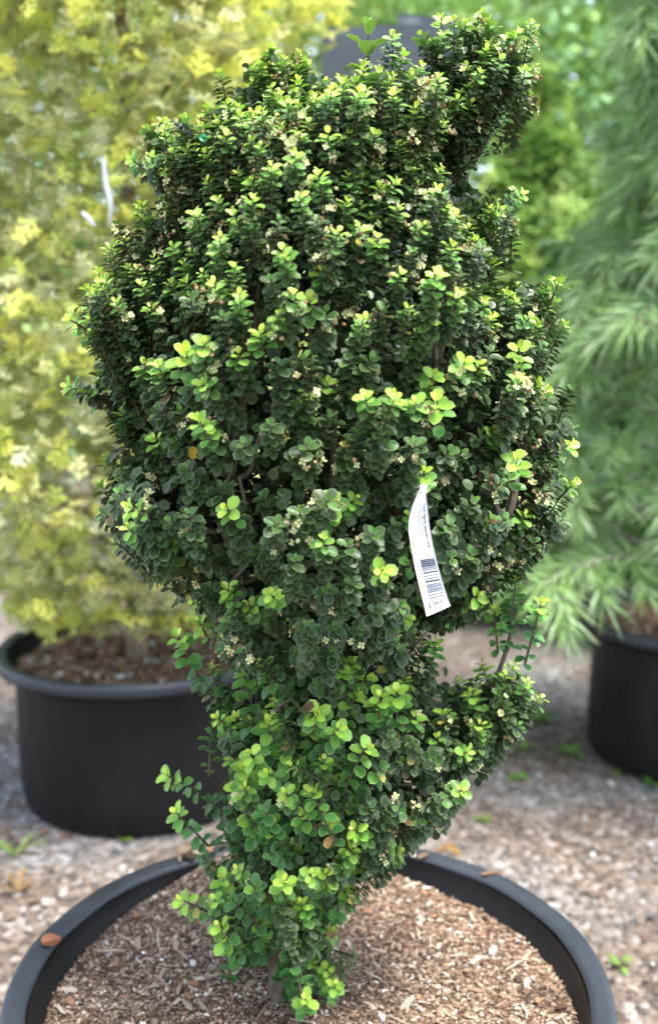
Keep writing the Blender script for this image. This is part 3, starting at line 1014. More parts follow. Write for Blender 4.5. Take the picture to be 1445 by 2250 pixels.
shrub = empty('holly_shrub', BASE, 'dense dark green small-leaved holly shrub with lime shoot tips, white price tag', 'shrub')
allV, allF, allC, off = [], [], [], 0
for k in range(3):
    mk = (LK == k) & keepL & ~isobj & LF
    V, F = scatter(TEMPL[k][0], TEMPL[k][1], LM[mk], LP[mk], LS[mk])
    allV.append(V); allF.append(F + off); off += len(V)
    allC.append(leaf_cols(LC[mk]).reshape(-1, 3))
    mk = (LK == k) & keepL & ~LF
    V, F = scatter(TLOW[k][0], TLOW[k][1], LM[mk], LP[mk], LS[mk])
    allV.append(V); allF.append(F + off); off += len(V)
    lc_ = LC[mk][:, None, :]
    allC.append((lc_ + 0.30 * (leaf_cols(LC[mk])[:, [0, 1, 2, 3, 4, 5, 6, 7, 16]] - lc_)).reshape(-1, 3))
build('foliage', np.concatenate(allV), np.concatenate(allF), M_HOLLY, shrub, np.concatenate(allC), kind='stuff')
# individual leaves share meshes by shape and colour
cache = {}
for i in pick:
    lum = LC[i].sum()
    key = (int(LK[i]), int(round(lum * 9)))
    if key not in cache:
        V, F = TEMPL[key[0]]
        cache[key] = mesh_data('leaf', V, F, M_HOLLY, leaf_cols(LC[i][None])[0])
    o = bpy.data.objects.new('leaf', cache[key])
    COL.objects.link(o)
    o.parent = shrub
    Mm = Matrix.Identity(4)
    for r_ in range(3):
        for c_ in range(3):
            Mm[r_][c_] = LM[i][r_][c_] * LS[i]
        Mm[r_][3] = LP[i][r_] - BASE[r_]
    o.matrix_local = Mm


def leaf_front(px, py, r):
    m = (np.hypot(lpx[:, 0] - px, lpx[:, 1] - py) < r)
    return float(np.sort(LP[m, 1])[:3].mean()) if m.sum() > 3 else 1.35


def one_leaf(px, py, Y, d, nrm_, s, c, label):
    P = at_y(px, py, Y)
    Mx = frame(np.array([d], float), np.array([nrm_], float))[0]
    V = (Mx * s) @ TEMPL[0][0].T
    o = build('leaf', V.T + P, TEMPL[0][1], M_HOLLY, shrub, leaf_cols(np.array([c]))[0])
    o['label'] = label


one_leaf(424, 978, leaf_front(424, 990, 22) - .006, (0, -.3, -1), (0.6, -1, .3), .0155, (0.58, 0.38, 0.035), 'yellowed leaf among the dark green ones')
one_leaf(785, 522, leaf_front(785, 528, 18) - .006, (0.1, -.3, -1), (0.5, -1, .9), .0085, (0.55, 0.42, 0.05), 'small yellow leaf near the crown')
one_leaf(436, 296, leaf_front(438, 300, 22) - .006, (0.7, -.3, -.5), (-.6, -.7, .9), .0115, (0.02, 0.30, 0.11), 'bright emerald green leaf beside the wasp')

# flowers: four cream petals round a green eye
petal = []
FV, FF = [(0, 0, .12)], []
for k in range(4):
    a = k * math.pi / 2
    ca, sa = math.cos(a), math.sin(a)
    base_i = len(FV)
    for lx, ly, lz in ((.25, -.22, .0), (.75, -.42, .12), (1.0, 0, .3), (.75, .42, .12), (.25, .22, .0)):
        FV.append((lx * ca - ly * sa, lx * sa + ly * ca, lz))
    FF += [(0, base_i, base_i + 4), (base_i, base_i + 1, base_i + 3), (base_i, base_i + 3, base_i + 4), (base_i + 1, base_i + 2, base_i + 3)]
FV, FF = np.array(FV), np.array(FF)
fcol = np.array([(0.30, 0.42, 0.08)] + [(0.45, 0.50, 0.18), (0.66, 0.64, 0.34), (0.70, 0.67, 0.38), (0.66, 0.64, 0.34), (0.45, 0.50, 0.18)] * 4)
fp = np.array([f[0] for f in flowers]); fn = np.array([f[1] for f in flowers]); fs = np.array([f[2] for f in flowers])
fpx = project(fp)
fk = ~(inside(fpx[:, 0], fpx[:, 1], tagpoly) & (fp[:, 1] < 1.17))
fp, fn, fs = fp[fk], fn[fk], fs[fk]
fM = frame(np.cross(fn, rng.normal(size=fn.shape)), fn)
fscore = fs * (-fn[:, 1]).clip(0) * (fp[:, 1] < 1.36)
fpick = np.argsort(-fscore)[:280]
fo = np.zeros(len(fp), bool); fo[fpick] = True
V, F = scatter(FV, FF, fM[~fo], fp[~fo], fs[~fo])
build('blossom', V, F, M_PETAL, shrub, np.tile(fcol, ((~fo).sum(), 1)), kind='stuff')
fme = mesh_data('flower', FV, FF, M_PETAL, fcol)
for i in fpick:
    o = bpy.data.objects.new('flower', fme)
    COL.objects.link(o); o.parent = shrub
    Mm = Matrix.Identity(4)
    for r_ in range(3):
        for c_ in range(3):
            Mm[r_][c_] = fM[i][r_][c_] * fs[i]
        Mm[r_][3] = fp[i][r_] - BASE[r_]
    o.matrix_local = Mm
hp = np.array([h[0] for h in husks]); hsz = np.array([h[1] for h in husks])
V, F = scatter(ico_v * (1, .8, .7), ico_f, rand_rot(len(hp)), hp, hsz)
hc = np.array([(0.24, 0.12, 0.06), (0.4, 0.25, 0.14), (0.14, 0.07, 0.04), (0.5, 0.5, 0.22)])[rng.choice(4, len(hp))]
build('dried_husks', V, F, M_CHIP, shrub, np.repeat(hc, 12, 0), smooth=False, kind='stuff')

# stems: several trunks from one foot, forking into the crown
V, F = merge(twigs + [big_stem])
build('twigs', V, F, M_TWIG, shrub, kind='stuff')
STEMS = [[(640, 2165, 1.40), (620, 1950, 1.40), (590, 1700, 1.41), (560, 1450, 1.40), (480, 1200, 1.36), (425, 1030, 1.30), (440, 760, 1.28), (430, 520, 1.32)],
         [(615, 2170, 1.38), (600, 2000, 1.37), (570, 1800, 1.38), (555, 1620, 1.38), (530, 1400, 1.34), (500, 1180, 1.27), (520, 1000, 1.26), (560, 700, 1.28), (560, 420, 1.34)],
         [(655, 2165, 1.42), (680, 1900, 1.42), (720, 1600, 1.40), (745, 1430, 1.34), (720, 1200, 1.28), (735, 950, 1.22), (700, 700, 1.28), (690, 400, 1.34)],
         [(665, 2160, 1.40), (700, 1950, 1.39), (760, 1780, 1.38), (850, 1660, 1.38), (980, 1570, 1.38), (1080, 1510, 1.37), (1120, 1400, 1.36)],
         [(650, 2165, 1.43), (720, 1800, 1.45), (780, 1500, 1.44), (840, 1250, 1.34), (900, 950, 1.24), (960, 800, 1.24), (1010, 500, 1.32), (1060, 200, 1.38)],
         [(660, 2165, 1.41), (760, 1700, 1.46), (880, 1400, 1.42), (1040, 1250, 1.34), (1120, 1110, 1.28), (1140, 900, 1.32), (1140, 700, 1.36)],
         [(630, 2165, 1.42), (600, 1700, 1.45), (530, 1400, 1.44), (410, 1180, 1.38), (345, 950, 1.36), (300, 700, 1.38)],
         [(645, 2165, 1.44), (660, 1700, 1.52), (680, 1300, 1.56), (640, 900, 1.56), (620, 500, 1.52)],
         [(655, 2165, 1.44), (740, 1700, 1.52), (860, 1300, 1.56), (900, 900, 1.56), (880, 450, 1.50)]]
stem_pts = []
for st in STEMS:
    ctrl = np.array([at_y(x, y, Y) for x, y, Y in st])
    ctrl[0, 2] = SOIL_Z - 0.005
    pts = curve_pts(ctrl, 40)
    pts[3:] += np.array([[0.006 * n3(q, 14), 0.006 * n3(q + 5, 14), 0] for q in pts[3:]])
    k = np.linspace(0, 1, 40)
    rad = 0.0120 * (1 - k) ** 1.5 + 0.0028 + 0.004 * np.exp(-k * 25)
    V, F = tube(pts, rad, 8)
    build('stem', V, F, M_STEM, shrub)
    stem_pts.append(pts[8:])
SPT = np.concatenate(stem_pts)
# side branches reaching from the stems towards the shoots
sel = rng.choice(len(tips), 150, replace=False)
for i in sel:
    end = tips[i] - tn[i] * 0.06
    if end[2] < 0.56: continue
    dd = np.linalg.norm((SPT - end) * np.array([1, 1, .6]) + np.array([0, 0, 0.05]), axis=1)
    st = SPT[dd.argmin()]
    if np.linalg.norm(st - end) > 0.4: continue
    mid = (st + end) / 2 + np.array([random.gauss(0, .012), random.gauss(0, .012), -0.015])
    bpts = curve_pts([st, mid, end], 9)
    if (samp(T2, bpts[:, 0], bpts[:, 2]) < (bpts[:, 1] - y_mid(bpts[:, 2])) ** 2 + .0012).any(): continue
    V, F = tube(bpts, np.linspace(.0042, .0018, 9), 6)
    build('branch', V, F, M_STEM, shrub)

# ------------------------------------------------------------------ price tag
tagL = np.array([at_y(x, y, tagY + 0.006 * math.sin(i * .7)) for i, (x, y) in enumerate(TAG_L)])
tagR = np.array([at_y(x, y, tagY + 0.004 + 0.006 * math.sin(i * .7)) for i, (x, y) in enumerate(TAG_R)])
NS = 40
tl, tr_ = curve_pts(tagL, NS), curve_pts(tagR, NS)
tcn = np.cross(np.gradient((tl + tr_) / 2, axis=0), tr_ - tl)
tcn = unit(tcn)
if tcn[:, 1].mean() > 0: tcn = -tcn


def tag_pt(s, w, lift=0.0):
    """s 0..1 down the strip, w 0..1 from its left edge to its right"""
    f = min(max(s, 0), 0.9999) * (NS - 1)
    i = int(f); t = f - i
    Lp = tl[i] * (1 - t) + tl[i + 1] * t
    Rp = tr_[i] * (1 - t) + tr_[i + 1] * t
    nn = tcn[i]
    cup = 0.0016 * (1 - (2 * w - 1) ** 2)
    return Lp * (1 - w) + Rp * w + nn * (lift + cup)


M_PAPER = plain_mat('tag_plastic', (0.72, 0.735, 0.76), 0.45, 0.4)
M_INK = plain_mat('tag_ink', (0.03, 0.03, 0.045), 0.6, 0.2)
M_INKB = plain_mat('tag_ink_blue', (0.02, 0.022, 0.05), 0.6, 0.2)
M_INKG = plain_mat('tag_ink_faded', (0.30, 0.31, 0.36), 0.6, 0.2)
tagroot = empty('price_tag', tag_pt(0, .5), 'white plastic strap tag with barcode and price hanging from the holly', 'price tag')
NW = 7
V, F = [], []
for lift in (0.0, -0.0005):
    for i in range(NS):
        for j in range(NW):
            V.append(tag_pt(i / (NS - 1), j / (NW - 1), lift))
n1 = NS * NW
for i in range(NS - 1):
    for j in range(NW - 1):
        a = i * NW + j
        F.append((a, a + 1, a + NW + 1, a + NW)); F.append((n1 + a, n1 + a + NW, n1 + a + NW + 1, n1 + a + 1))
edge = [i * NW for i in range(NS)] + [(NS - 1) * NW + j for j in range(1, NW)] + [i * NW + NW - 1 for i in range(NS - 2, -1, -1)] + [j for j in range(NW - 2, 0, -1)]
for a, b2 in zip(edge, edge[1:] + edge[:1]):
    F.append((a, n1 + a, n1 + b2, b2))
strap = build('strap', np.array(V), F, M_PAPER, tagroot)
# the narrow tail of the strap looped round a twig above
tp = (tag_pt(0, .5))
loop = curve_pts([tp + (0, 0.0006, -.003), tp + (.0005, 0.001, .003), tp + (.001, .005, .006), tp + (.002, .011, .005), tp + (.002, .012, -.002)], 16)
lw = np.array([.0035, 0.0006, 0])
V = np.concatenate([loop - lw, loop + lw, loop + lw + (0, .0005, -.0003), loop - lw + (0, .0005, -.0003)])
F = []
for i in range(15):
    for k in range(4):
        a, b2 = k * 16, ((k + 1) % 4) * 16
        F.append((a + i, a + i + 1, b2 + i + 1, b2 + i))
build('loop', V, F, M_PAPER, tagroot)
LEN = float(np.linalg.norm(np.diff((tl + tr_) / 2, axis=0), axis=1).sum())
WID = float(np.linalg.norm(tr_[20] - tl[20]))


def strip_quad(rects, mat, name):
    V, F = [], []
    for s0, s1, w0, w1 in rects:
        k = len(V)
        ww = np.linspace(w0, w1, 4)
        for s in (s0, s1):
            for w in ww: V.append(tag_pt(s, w, 0.0004))
        for j in range(3): F.append((k + j, k + j + 1, k + 5 + j, k + 4 + j))
    return build(name, np.array(V), F, mat, strap, smooth=False)


def text_on_tag(body, s_at, w_at, size, mat, along=True, bold=0.0, name='lettering', xs=1.0):
    cu = bpy.data.curves.new(name, 'FONT')
    cu.body = body
    cu.size = 1.0
    cu.offset = bold
    cu.resolution_u = 3
    ob = bpy.data.objects.new('tmp_text', cu)
    COL.objects.link(ob)
    bpy.context.view_layer.update()
    me = bpy.data.meshes.new_from_object(ob.evaluated_get(bpy.context.evaluated_depsgraph_get()))
    COL.objects.unlink(ob); bpy.data.objects.remove(ob)
    co = np.array([v.co[:2] for v in me.vertices])
    F = [tuple(p.vertices) for p in me.polygons]
    co = co * size * np.array([xs, 1.0])
    V = []
    for x, y in co:
        if along: V.append(tag_pt(s_at + x / LEN, w_at + y / WID, 0.0004))
        else: V.append(tag_pt(s_at - y / LEN, w_at + x / WID, 0.0004))
    bpy.data.meshes.remove(me)
    return build(name, np.array(V), F, mat, strap, smooth=False)


text_on_tag('Dwarf Pagoda Japanese Holly', .13, .75, .0044, M_INK, True, .03)
text_on_tag('Zone : 5', .345, .06, .0033, M_INK, True)
text_on_tag('# 7', .165, .06, .0033, M_INK, True)
text_on_tag('$ 399.95', .957, .16, .0068, M_INK, False, .01, xs=.66)
rr_ = random.Random(3)
rects = []
for w_, s0_, s1_ in ((.62, .15, .49), (.47, .15, .52)):
    s = s0_
    while s < s1_:
        d = rr_.uniform(.012, .04)
        rects.append((s, min(s1_, s + d), w_, w_ + .07)); s += d + .008
strip_quad(rects, M_INKG, 'small_print')
strip_quad([(.575, .59, .25, .34), (.575, .59, .38, .44)], M_INKG, 'small_print')
bars, s = [], .60
while s < .895:
    d = rr_.choice((.006, .008, .013)) if s > .64 else .013; bars.append((s, s + d, .27, .93)); s += d + (rr_.choice((.006, .009, .013)) if s > .64 else .004)
strip_quad(bars, M_INKB, 'barcode')

# ------------------------------------------------------------------ wasp on the upper left leaves
M_WASP = plain_mat('wasp_body', (0.012, 0.013, 0.02), 0.3, 0.6)
M_WING = plain_mat('wasp_wing', (0.035, 0.022, 0.06), 0.22, 0.8)
WY = leaf_front(405, 286, 30) - .020
hd, tl_ = at_y(382, 270, WY), at_y(428, 298, WY - .002)
ax = unit(tl_ - hd)
wl_ = float(np.linalg.norm(tl_ - hd))
wasp = empty('wasp', tuple((hd + tl_) / 2 - np.array([0, 0, .004])), 'blue-black wasp with folded dark wings resting on the upper leaves', 'wasp')
ks = np.array([0, .03, .08, .14, .17, .2, .28, .36, .42, .45, .49, .54, .62, .74, .86, .95, 1.0])
rs = np.array([.1, .7, 1.15, 1.0, .45, .8, 1.5, 1.5, .9, .35, .3, .7, 1.25, 1.35, 1.0, .5, .08]) * .0019
V, F = tube(hd + np.outer(ks * wl_, ax) + np.array([[0, 0, .0007 * math.sin(k * 6)] for k in ks]), rs, 10)
build('body', V, F, M_WASP, wasp)
upw = unit(np.cross(np.cross(ax, (0, 0, 1)), ax)); sw = np.cross(ax, upw)
for sgn in (-1, 1):
    root = hd + ax * wl_ * .3 + upw * .0022 + sw * sgn * .0008
    dirw = unit(ax * 1 + sw * sgn * .10 + upw * .10)
    wv, wf = [], []
    prof = [(0, .15), (.2, .6), (.5, 1), (.8, 1), (.95, .6), (1.0, .15)]
    for t_, w in prof:
        for e in (-1, 1):
            wv.append(root + dirw * t_ * wl_ * .95 + (sw * e * .0019 + upw * .0006 * e * sgn) * w)
    wv = np.array(wv); wv = np.vstack([wv, wv - upw * .00015])
    m_ = len(prof) * 2
    for i in range(len(prof) - 1):
        wf += [(2 * i, 2 * i + 1, 2 * i + 3, 2 * i + 2), (m_ + 2 * i, m_ + 2 * i + 2, m_ + 2 * i + 3, m_ + 2 * i + 1)]
    build('wing', wv, wf, M_WING, wasp)
for i, t_ in enumerate((.24, .3, .38)):
    for sgn in (-1, 1):
        r0 = hd + ax * wl_ * t_
        knee = r0 + sw * sgn * .004 + upw * .001 + ax * (i - 1) * .003
        foot = r0 + sw * sgn * .0062 - upw * .0055 + ax * (i - .8) * .006
        V, F = tube([r0, (r0 + knee) / 2, knee, (knee + foot) / 2, foot], [.0006, .0006, .0005, .0004, .0003], 5)
        build('leg', V, F, M_WASP, wasp)
for sgn in (-1, 1):
    h0 = hd + ax * .001
    V, F = tube([h0, h0 - ax * .002 + upw * .0018 + sw * sgn * .001, h0 - ax * .0055 + upw * .001 + sw * sgn * .003], [.0003, .0003, .0002], 5)
    build('antenna', V, F, M_WASP, wasp)


# ------------------------------------------------------------------ background conifers
def plume_template(nside, ang, taper, sub, blade):
    """feathery spray along +y: thin pointed strips"""
    V, F = [], []

    def strip(p, d, L, w, nz):
        k = len(V)
        s = unit(np.cross(d, nz))
        V.extend([p - s * w * .5, p + s * w * .5, p + d * L * .6 + s * w * .55 - nz * .03 * L, p + d * L - nz * .12 * L, p + d * L * .6 - s * w * .55 - nz * .03 * L])
        F.extend([(k, k + 1, k + 2), (k, k + 2, k + 4), (k + 4, k + 2, k + 3)])
    nz = np.array([0, 0, 1.0])
    strip(np.zeros(3), np.array([0, 1.0, 0]), 1.0, blade * .8, nz)
    r_ = random.Random(5)
    for i in range(nside):
        t = .1 + .85 * i / nside
        for sg in (-1, 1):
            a = R(ang + r_.uniform(-12, 12))
            L = (0.5 * (1 - t) ** taper + .12) * r_.uniform(.8, 1.2)
            d = unit(np.array([sg * math.sin(a), math.cos(a), r_.uniform(-.15, .25)]))
            p = np.array([0, t, -.12 * t * t])
            strip(p, d, L, blade, nz)
            for j in range(sub):
                u = (j + 1) / (sub + 1)
                for s2 in (-1, 1):
                    d2 = unit(d + s2 * .8 * np.array([d[1], -d[0], 0]) + (0, 0, r_.uniform(-.3, .4)))
                    strip(p + d * L * u, d2, L * .38, blade * .8, nz)
    return np.array(V), np.array(F)


def trunk_pts(c, z0, z1, lean=0.03, n=14):
    return np.array([(c[0] + lean * math.sin(3 * k) * k, c[1] + lean * math.cos(2.3 * k) * k, z0 + (z1 - z0) * k) for k in np.linspace(0, 1, n)])


def feather_conifer(name, label, c, zb, zt, Rfun, N, size, colfun, templ, mat, trunk_r, droop=0.1, upw=.35, twig=30, zskip=0.0, front_bias=0.0, amp=1.0):
    root = empty(name, (c[0], c[1], zb), label, 'conifer')
    tp_ = trunk_pts(c, zb - 0.02, zt * .96)
    V, F = tube(tp_, np.linspace(trunk_r, trunk_r * .25, len(tp_)), 8)
    build('trunk', V, F, M_BARK, root)
    P, D, C, S = [], [], [], []
    rr = random.Random(hash(label) % 1 + 11)
    while len(P) < N:
        a = rr.uniform(0, 2 * math.pi)
        z = zb + (zt - zb) * (zskip + (1 - zskip) * rr.random())
        if front_bias and math.sin(a) > 0 and rr.random() < front_bias: continue
        k = (z - zb) / (zt - zb)
        lump = n3((math.cos(a) * 1.6 + c[0], math.sin(a) * 1.6, z * 2.6), 1.5)
        lump2 = n3((math.cos(a) * 1.6 + c[0], math.sin(a) * 1.6, z * 2.6), 4.5)
        rad = Rfun(k, a) * (1 + amp * (.28 * lump + .16 * lump2))
        q = rad * (1 - 0.5 * rr.random() ** 1.6)
        d = np.array([math.cos(a), math.sin(a), upw - droop + rr.gauss(0, .55)]) + np.array([rr.gauss(0, .55), rr.gauss(0, .55), 0])
        P.append((c[0] + q * math.cos(a), c[1] + q * math.sin(a), z)); D.append(d)
        C.append(colfun(q / max(rad, .01), lump, lump2, k, rr)); S.append(size * rr.uniform(.65, 1.35))
    P, D, C, S = map(np.array, (P, D, C, S))
    D = unit(D)
    NN = unit(np.array([0, 0, 1.0]) + rng.normal(0, .55, P.shape))
    V, F = scatter(templ[0], templ[1], frame(D, NN), P - D * S[:, None] * .6, S)
    crown = build('crown', V, F, mat, root, np.repeat(C, len(templ[0]), 0), smooth=False)
    for i in range(twig):
        a = rr.uniform(0, 6.28); z = zb + .12 + (zt - zb - .3) * (i + .5) / twig
        k = (z - zb) / (zt - zb)
        r_ = Rfun(k, a) * .72
        p0 = np.array([c[0], c[1], z - .08]); p1 = np.array([c[0] + r_ * math.cos(a), c[1] + r_ * math.sin(a), z + .08])
        V, F = tube(curve_pts([p0, (p0 + p1) / 2 + (0, 0, -.03), p1], 7), np.linspace(trunk_r * .35, .003, 7), 5)
        build('branch', V, F, M_BARK, root)
    return root


GOLD = np.array([(0.64, 0.66, 0.10), (0.47, 0.58, 0.12), (0.46, 0.44, 0.20), (0.31, 0.33, 0.13), (0.88, 0.87, 0.70), (0.68, 0.66, 0.38)])


def gold_col(q, lump, lump2, k, rr):
    patch = lump2 + 0.5 * lump + rr.gauss(0, .16)
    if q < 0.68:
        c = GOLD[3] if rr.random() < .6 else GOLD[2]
    elif patch > .34:
        c = GOLD[0]
    elif patch > .12:
        c = GOLD[1] if rr.random() < .55 else GOLD[0]
    elif patch < -.16:
        c = GOLD[4] if rr.random() < .6 else GOLD[5]
    else:
        c = (GOLD[5], GOLD[2], GOLD[2], GOLD[3], GOLD[1])[rr.randrange(5)]
    return lerp(c, np.array((0.66, 0.68, 0.24)), .38) * rr.uniform(.75, 1.2)


T_GOLD = plume_template(3, 38, .5, 1, .075)
gold = feather_conifer('golden_conifer', 'tall golden yellow feathery conifer with creamy tips behind the holly shrub', POT_L, 0.43, 3.0,
                       lambda k, a: (0.28 + .24 * min(1, k * 5) + .05 * math.sin(min(1, k * 2) * math.pi)) * (1.0 if k < .8 else max(.15, (1.04 - k) / .24)),
                       12000, .072, gold_col, T_GOLD, M_GOLD, .035, droop=.12, upw=.25, twig=40, zskip=.06, front_bias=.55)

# the pale weathered strips hanging inside the golden conifer
M_STRIP = plain_mat('pale_strip', (0.40, 0.43, 0.47), 0.5, 0.4)
for ptsx, wd, lab in (([(228, 345), (232, 400), (243, 450), (240, 498)], .012, 'long pale grey-white strip hanging among the golden foliage'),
                      ([(180, 465), (195, 480), (208, 497)], .011, 'short pale strip beside the longer one in the golden foliage')):
    c_ = curve_pts([at_y(x, y, 2.44) for x, y in ptsx], 14)
    wv = np.array([wd / 2, .004, 0.002]); prof = np.sin(np.linspace(.5, 2.9, 14))[:, None]
    V = np.concatenate([c_ - wv * prof, c_ + (0, -.005, 0) * prof, c_ + wv * prof, c_ + (0, .003, 0)])
    F = []
    for i in range(13):
        for k in range(4):
            a, b2 = k * 14, ((k + 1) % 4) * 14
            F.append((a + i, a + i + 1, b2 + i + 1, b2 + i))
    o = build('plastic_strip', V, F, M_STRIP)
    tag(o, lab, 'strip')


# ------------------------------------------------------------------ pine on the right
def needle_tufts(P, D, n, L, spread, droop):
    """n needles per tuft, bent thin blades"""
    N = len(P)
    PP = np.repeat(P, n, 0)
    DD = np.repeat(D, n, 0)
    rv = unit(rng.normal(size=(N * n, 3)))
    d = unit(DD + spread * rv)
    l_ = L * rng.uniform(.7, 1.15, N * n)
    w = 0.0021
    s = unit(np.cross(d, rng.normal(size=d.shape)))
    p0 = PP
    p1 = PP + d * l_[:, None] * .5 + np.array([0, 0, -1]) * (droop * .25 * l_)[:, None]
    p2 = PP + d * l_[:, None] + np.array([0, 0, -1]) * (droop * l_)[:, None]
    V = np.stack([p0 - s * w, p0 + s * w, p1 - s * w, p1 + s * w, p2], 1).reshape(-1, 3)
    T = np.array([(0, 1, 3), (0, 3, 2), (2, 3, 4)])
    F = (T[None] + 5 * np.arange(N * n)[:, None, None]).reshape(-1, 3)
    return V, F


pine = empty('pine_tree', (POT_R[0], POT_R[1], .42), 'blue-green pine with long soft drooping needles in a black pot', 'pine')
tp_ = trunk_pts(POT_R, .40, 3.2, .06)
V, F = tube(tp_, np.linspace(.032, .008, len(tp_)), 8)
build('trunk', V, F, M_GREYBARK, pine)
TP, TD = [], []
rp = random.Random(21)
for i in range(58):
    k = (i + .5) / 58
    z = .56 + 2.35 * k
    a = R(137.5) * i + rp.gauss(0, .3)
    if i % 3 == 0: a = R(180) + rp.gauss(0, .55)
    Lb = max(.24, .80 * (1 - 1.08 * k)) * rp.uniform(.8, 1.12)
    d0 = np.array([math.cos(a), math.sin(a), .38])
    p0 = np.array([POT_R[0], POT_R[1], z])
    ctrl = [p0, p0 + d0 * Lb * .4, p0 + d0 * Lb * .75 + (0, 0, -.07), p0 + d0 * Lb * 1.05 + (0, 0, -.14 - .1 * rp.random())]
    pts = curve_pts(ctrl, 18)
    V, F = tube(pts, np.linspace(.0095, .0028, 18), 6)
    build('branch', V, F, M_GREYBARK, pine)
    tg = unit(np.gradient(pts, axis=0))
    for j in range(4, 18):
        TP.append(pts[j]); TD.append(tg[j])
        if j % 2 == 0:
            sd = unit(np.cross(tg[j], (0, 0, 1))) * (1 if (j // 2) % 2 else -1)
            dl = unit(sd * .9 + tg[j] * .7 + np.array([0, 0, rp.uniform(-.3, .35)]))
            Ls = rp.uniform(.12, .24)
            sp_ = [pts[j] + dl * Ls * u + np.array([0, 0, -.07 * u * u]) for u in np.linspace(0, 1, 6)]
            V, F = tube(sp_, np.linspace(.0035, .0018, 6), 5)
            build('branchlet', V, F, M_BARK, pine)
            for u in range(1, 6):
                TP.append(sp_[u]); TD.append(unit(dl + np.array([0, 0, -.15 * u / 5])))
TP, TD = np.array(TP), np.array(TD)
V, F = needle_tufts(TP, TD, 20, .12, .72, .20)
base_c = np.array([(0.22, 0.37, 0.15), (0.30, 0.46, 0.19), (0.44, 0.56, 0.33), (0.26, 0.43, 0.10)])
nc = base_c[rng.choice(4, len(TP) * 20, p=[.35, .32, .18, .15])] * rng.uniform(.8, 1.2, (len(TP) * 20, 1))
build('needles', V, F, M_NEEDLE, pine, np.repeat(nc, 5, 0), smooth=False, kind='stuff')

# ------------------------------------------------------------------ bright green arborvitae behind pine and holly
GREENS = np.array([(0.24, 0.40, 0.09), (0.32, 0.48, 0.11), (0.15, 0.28, 0.07), (0.42, 0.52, 0.15), (0.08, 0.17, 0.05)])


def green_col(q, lump, lump2, k, rr):
    if q < .66: c = GREENS[4] if rr.random() < .5 else GREENS[2]
    elif lump2 + rr.gauss(0, .2) > .2: c = GREENS[3] if rr.random() < .4 else GREENS[1]
    else: c = GREENS[(0, 0, 1, 2)[rr.randrange(4)]]
    return c * rr.uniform(.8, 1.2)


T_TH = plume_template(5, 48, .7, 1, .06)
feather_conifer('arborvitae', 'bright yellow-green feathery arborvitae between the holly and the pine', (1.02, 5.3), 0.0, 2.55,
                lambda k, a: .56 * (1.0 if k < .5 else max(.12, (1.0 - k) / .5)), 2600, .21, green_col, T_TH, M_THUJA, .035, droop=.6, upw=.3, twig=18, front_bias=.5, amp=1.9)
feather_conifer('arborvitae', 'mid green arborvitae standing directly behind the holly shrub', (0.10, 4.75), 0.0, 2.25,
                lambda k, a: .42 * (1.0 if k < .6 else max(.12, math.sqrt(max(0, (1.0 - k) / .4)))), 1000, .17, green_col, T_TH, M_THUJA, .035, droop=.2, upw=.35, twig=14, front_bias=.5)

DKG = np.array([(0.12, 0.26, 0.08), (0.17, 0.33, 0.09), (0.07, 0.16, 0.05)])
feather_conifer('arborvitae', 'dark green arborvitae filling the space behind the pine', (1.72, 4.75), 0.0, 2.5,
                lambda k, a: .60 * (1.0 if k < .6 else max(.12, math.sqrt(max(0, (1.0 - k) / .4)))), 1500, .19,
                lambda q, l1, l2, k, rr: DKG[2 if q < .7 else rr.randrange(2)] * rr.uniform(.8, 1.25), T_TH, M_THUJA, .035, droop=.2, upw=.3, twig=10, front_bias=.6)

# ------------------------------------------------------------------ dark board behind the crown
bm_, n, l, b = new_mat('slate_board')
tc = n.new('ShaderNodeTexCoord')
nz = n.new('ShaderNodeTexNoise'); nz.inputs['Scale'].default_value = 6; nz.inputs['Detail'].default_value = 6
l.new(tc.outputs['Object'], nz.inputs['Vector'])
mp = n.new('ShaderNodeMapping'); mp.inputs['Rotation'].default_value = (0, R(38), 0); mp.inputs['Scale'].default_value = (1.2, 1, 9)
l.new(tc.outputs['Object'], mp.inputs[0])
sc_ = n.new('ShaderNodeTexNoise'); sc_.inputs['Scale'].default_value = 2.2; sc_.inputs['Detail'].default_value = 2
l.new(mp.outputs[0], sc_.inputs['Vector'])
r1 = ramp(n, [(0.3, (0.035, 0.044, 0.058)), (0.75, (0.075, 0.088, 0.11))]); l.new(nz.outputs['Fac'], r1.inputs[0])
r2 = ramp(n, [(0.60, (0, 0, 0)), (0.70, (1, 1, 1))]); l.new(sc_.outputs['Fac'], r2.inputs[0])
mx = n.new('ShaderNodeMixRGB'); mx.inputs[2].default_value = (0.35, 0.38, 0.42, 1)
l.new(r2.outputs[0], mx.inputs[0]); l.new(r1.outputs[0], mx.inputs[1]); l.new(mx.outputs[0], b.inputs['Base Color'])
b.inputs['Roughness'].default_value = 0.5
BY = 3.7
A, B_ = at_y(705, 62, BY), at_y(1010, 44, BY)
board = empty('dark_board', ((A[0] + B_[0]) / 2, BY, 0), 'dark slate-grey scuffed board standing on posts behind the holly crown', 'board')
w0, w1, zt0, zt1, zb_ = A[0], B_[0], A[2], B_[2], 1.25


def box(x0_, x1_, y0_, y1_, z0_, z1a, z1b=None):
    z1b = z1a if z1b is None else z1b
    V = np.array([(x0_, y0_, z0_), (x1_, y0_, z0_), (x1_, y1_, z0_), (x0_, y1_, z0_), (x0_, y0_, z1a), (x1_, y0_, z1b), (x1_, y1_, z1b), (x0_, y1_, z1a)])
    F = [(3, 2, 1, 0), (4, 5, 6, 7), (0, 1, 5, 4), (1, 2, 6, 5), (2, 3, 7, 6), (3, 0, 4, 7)]
    return V, F


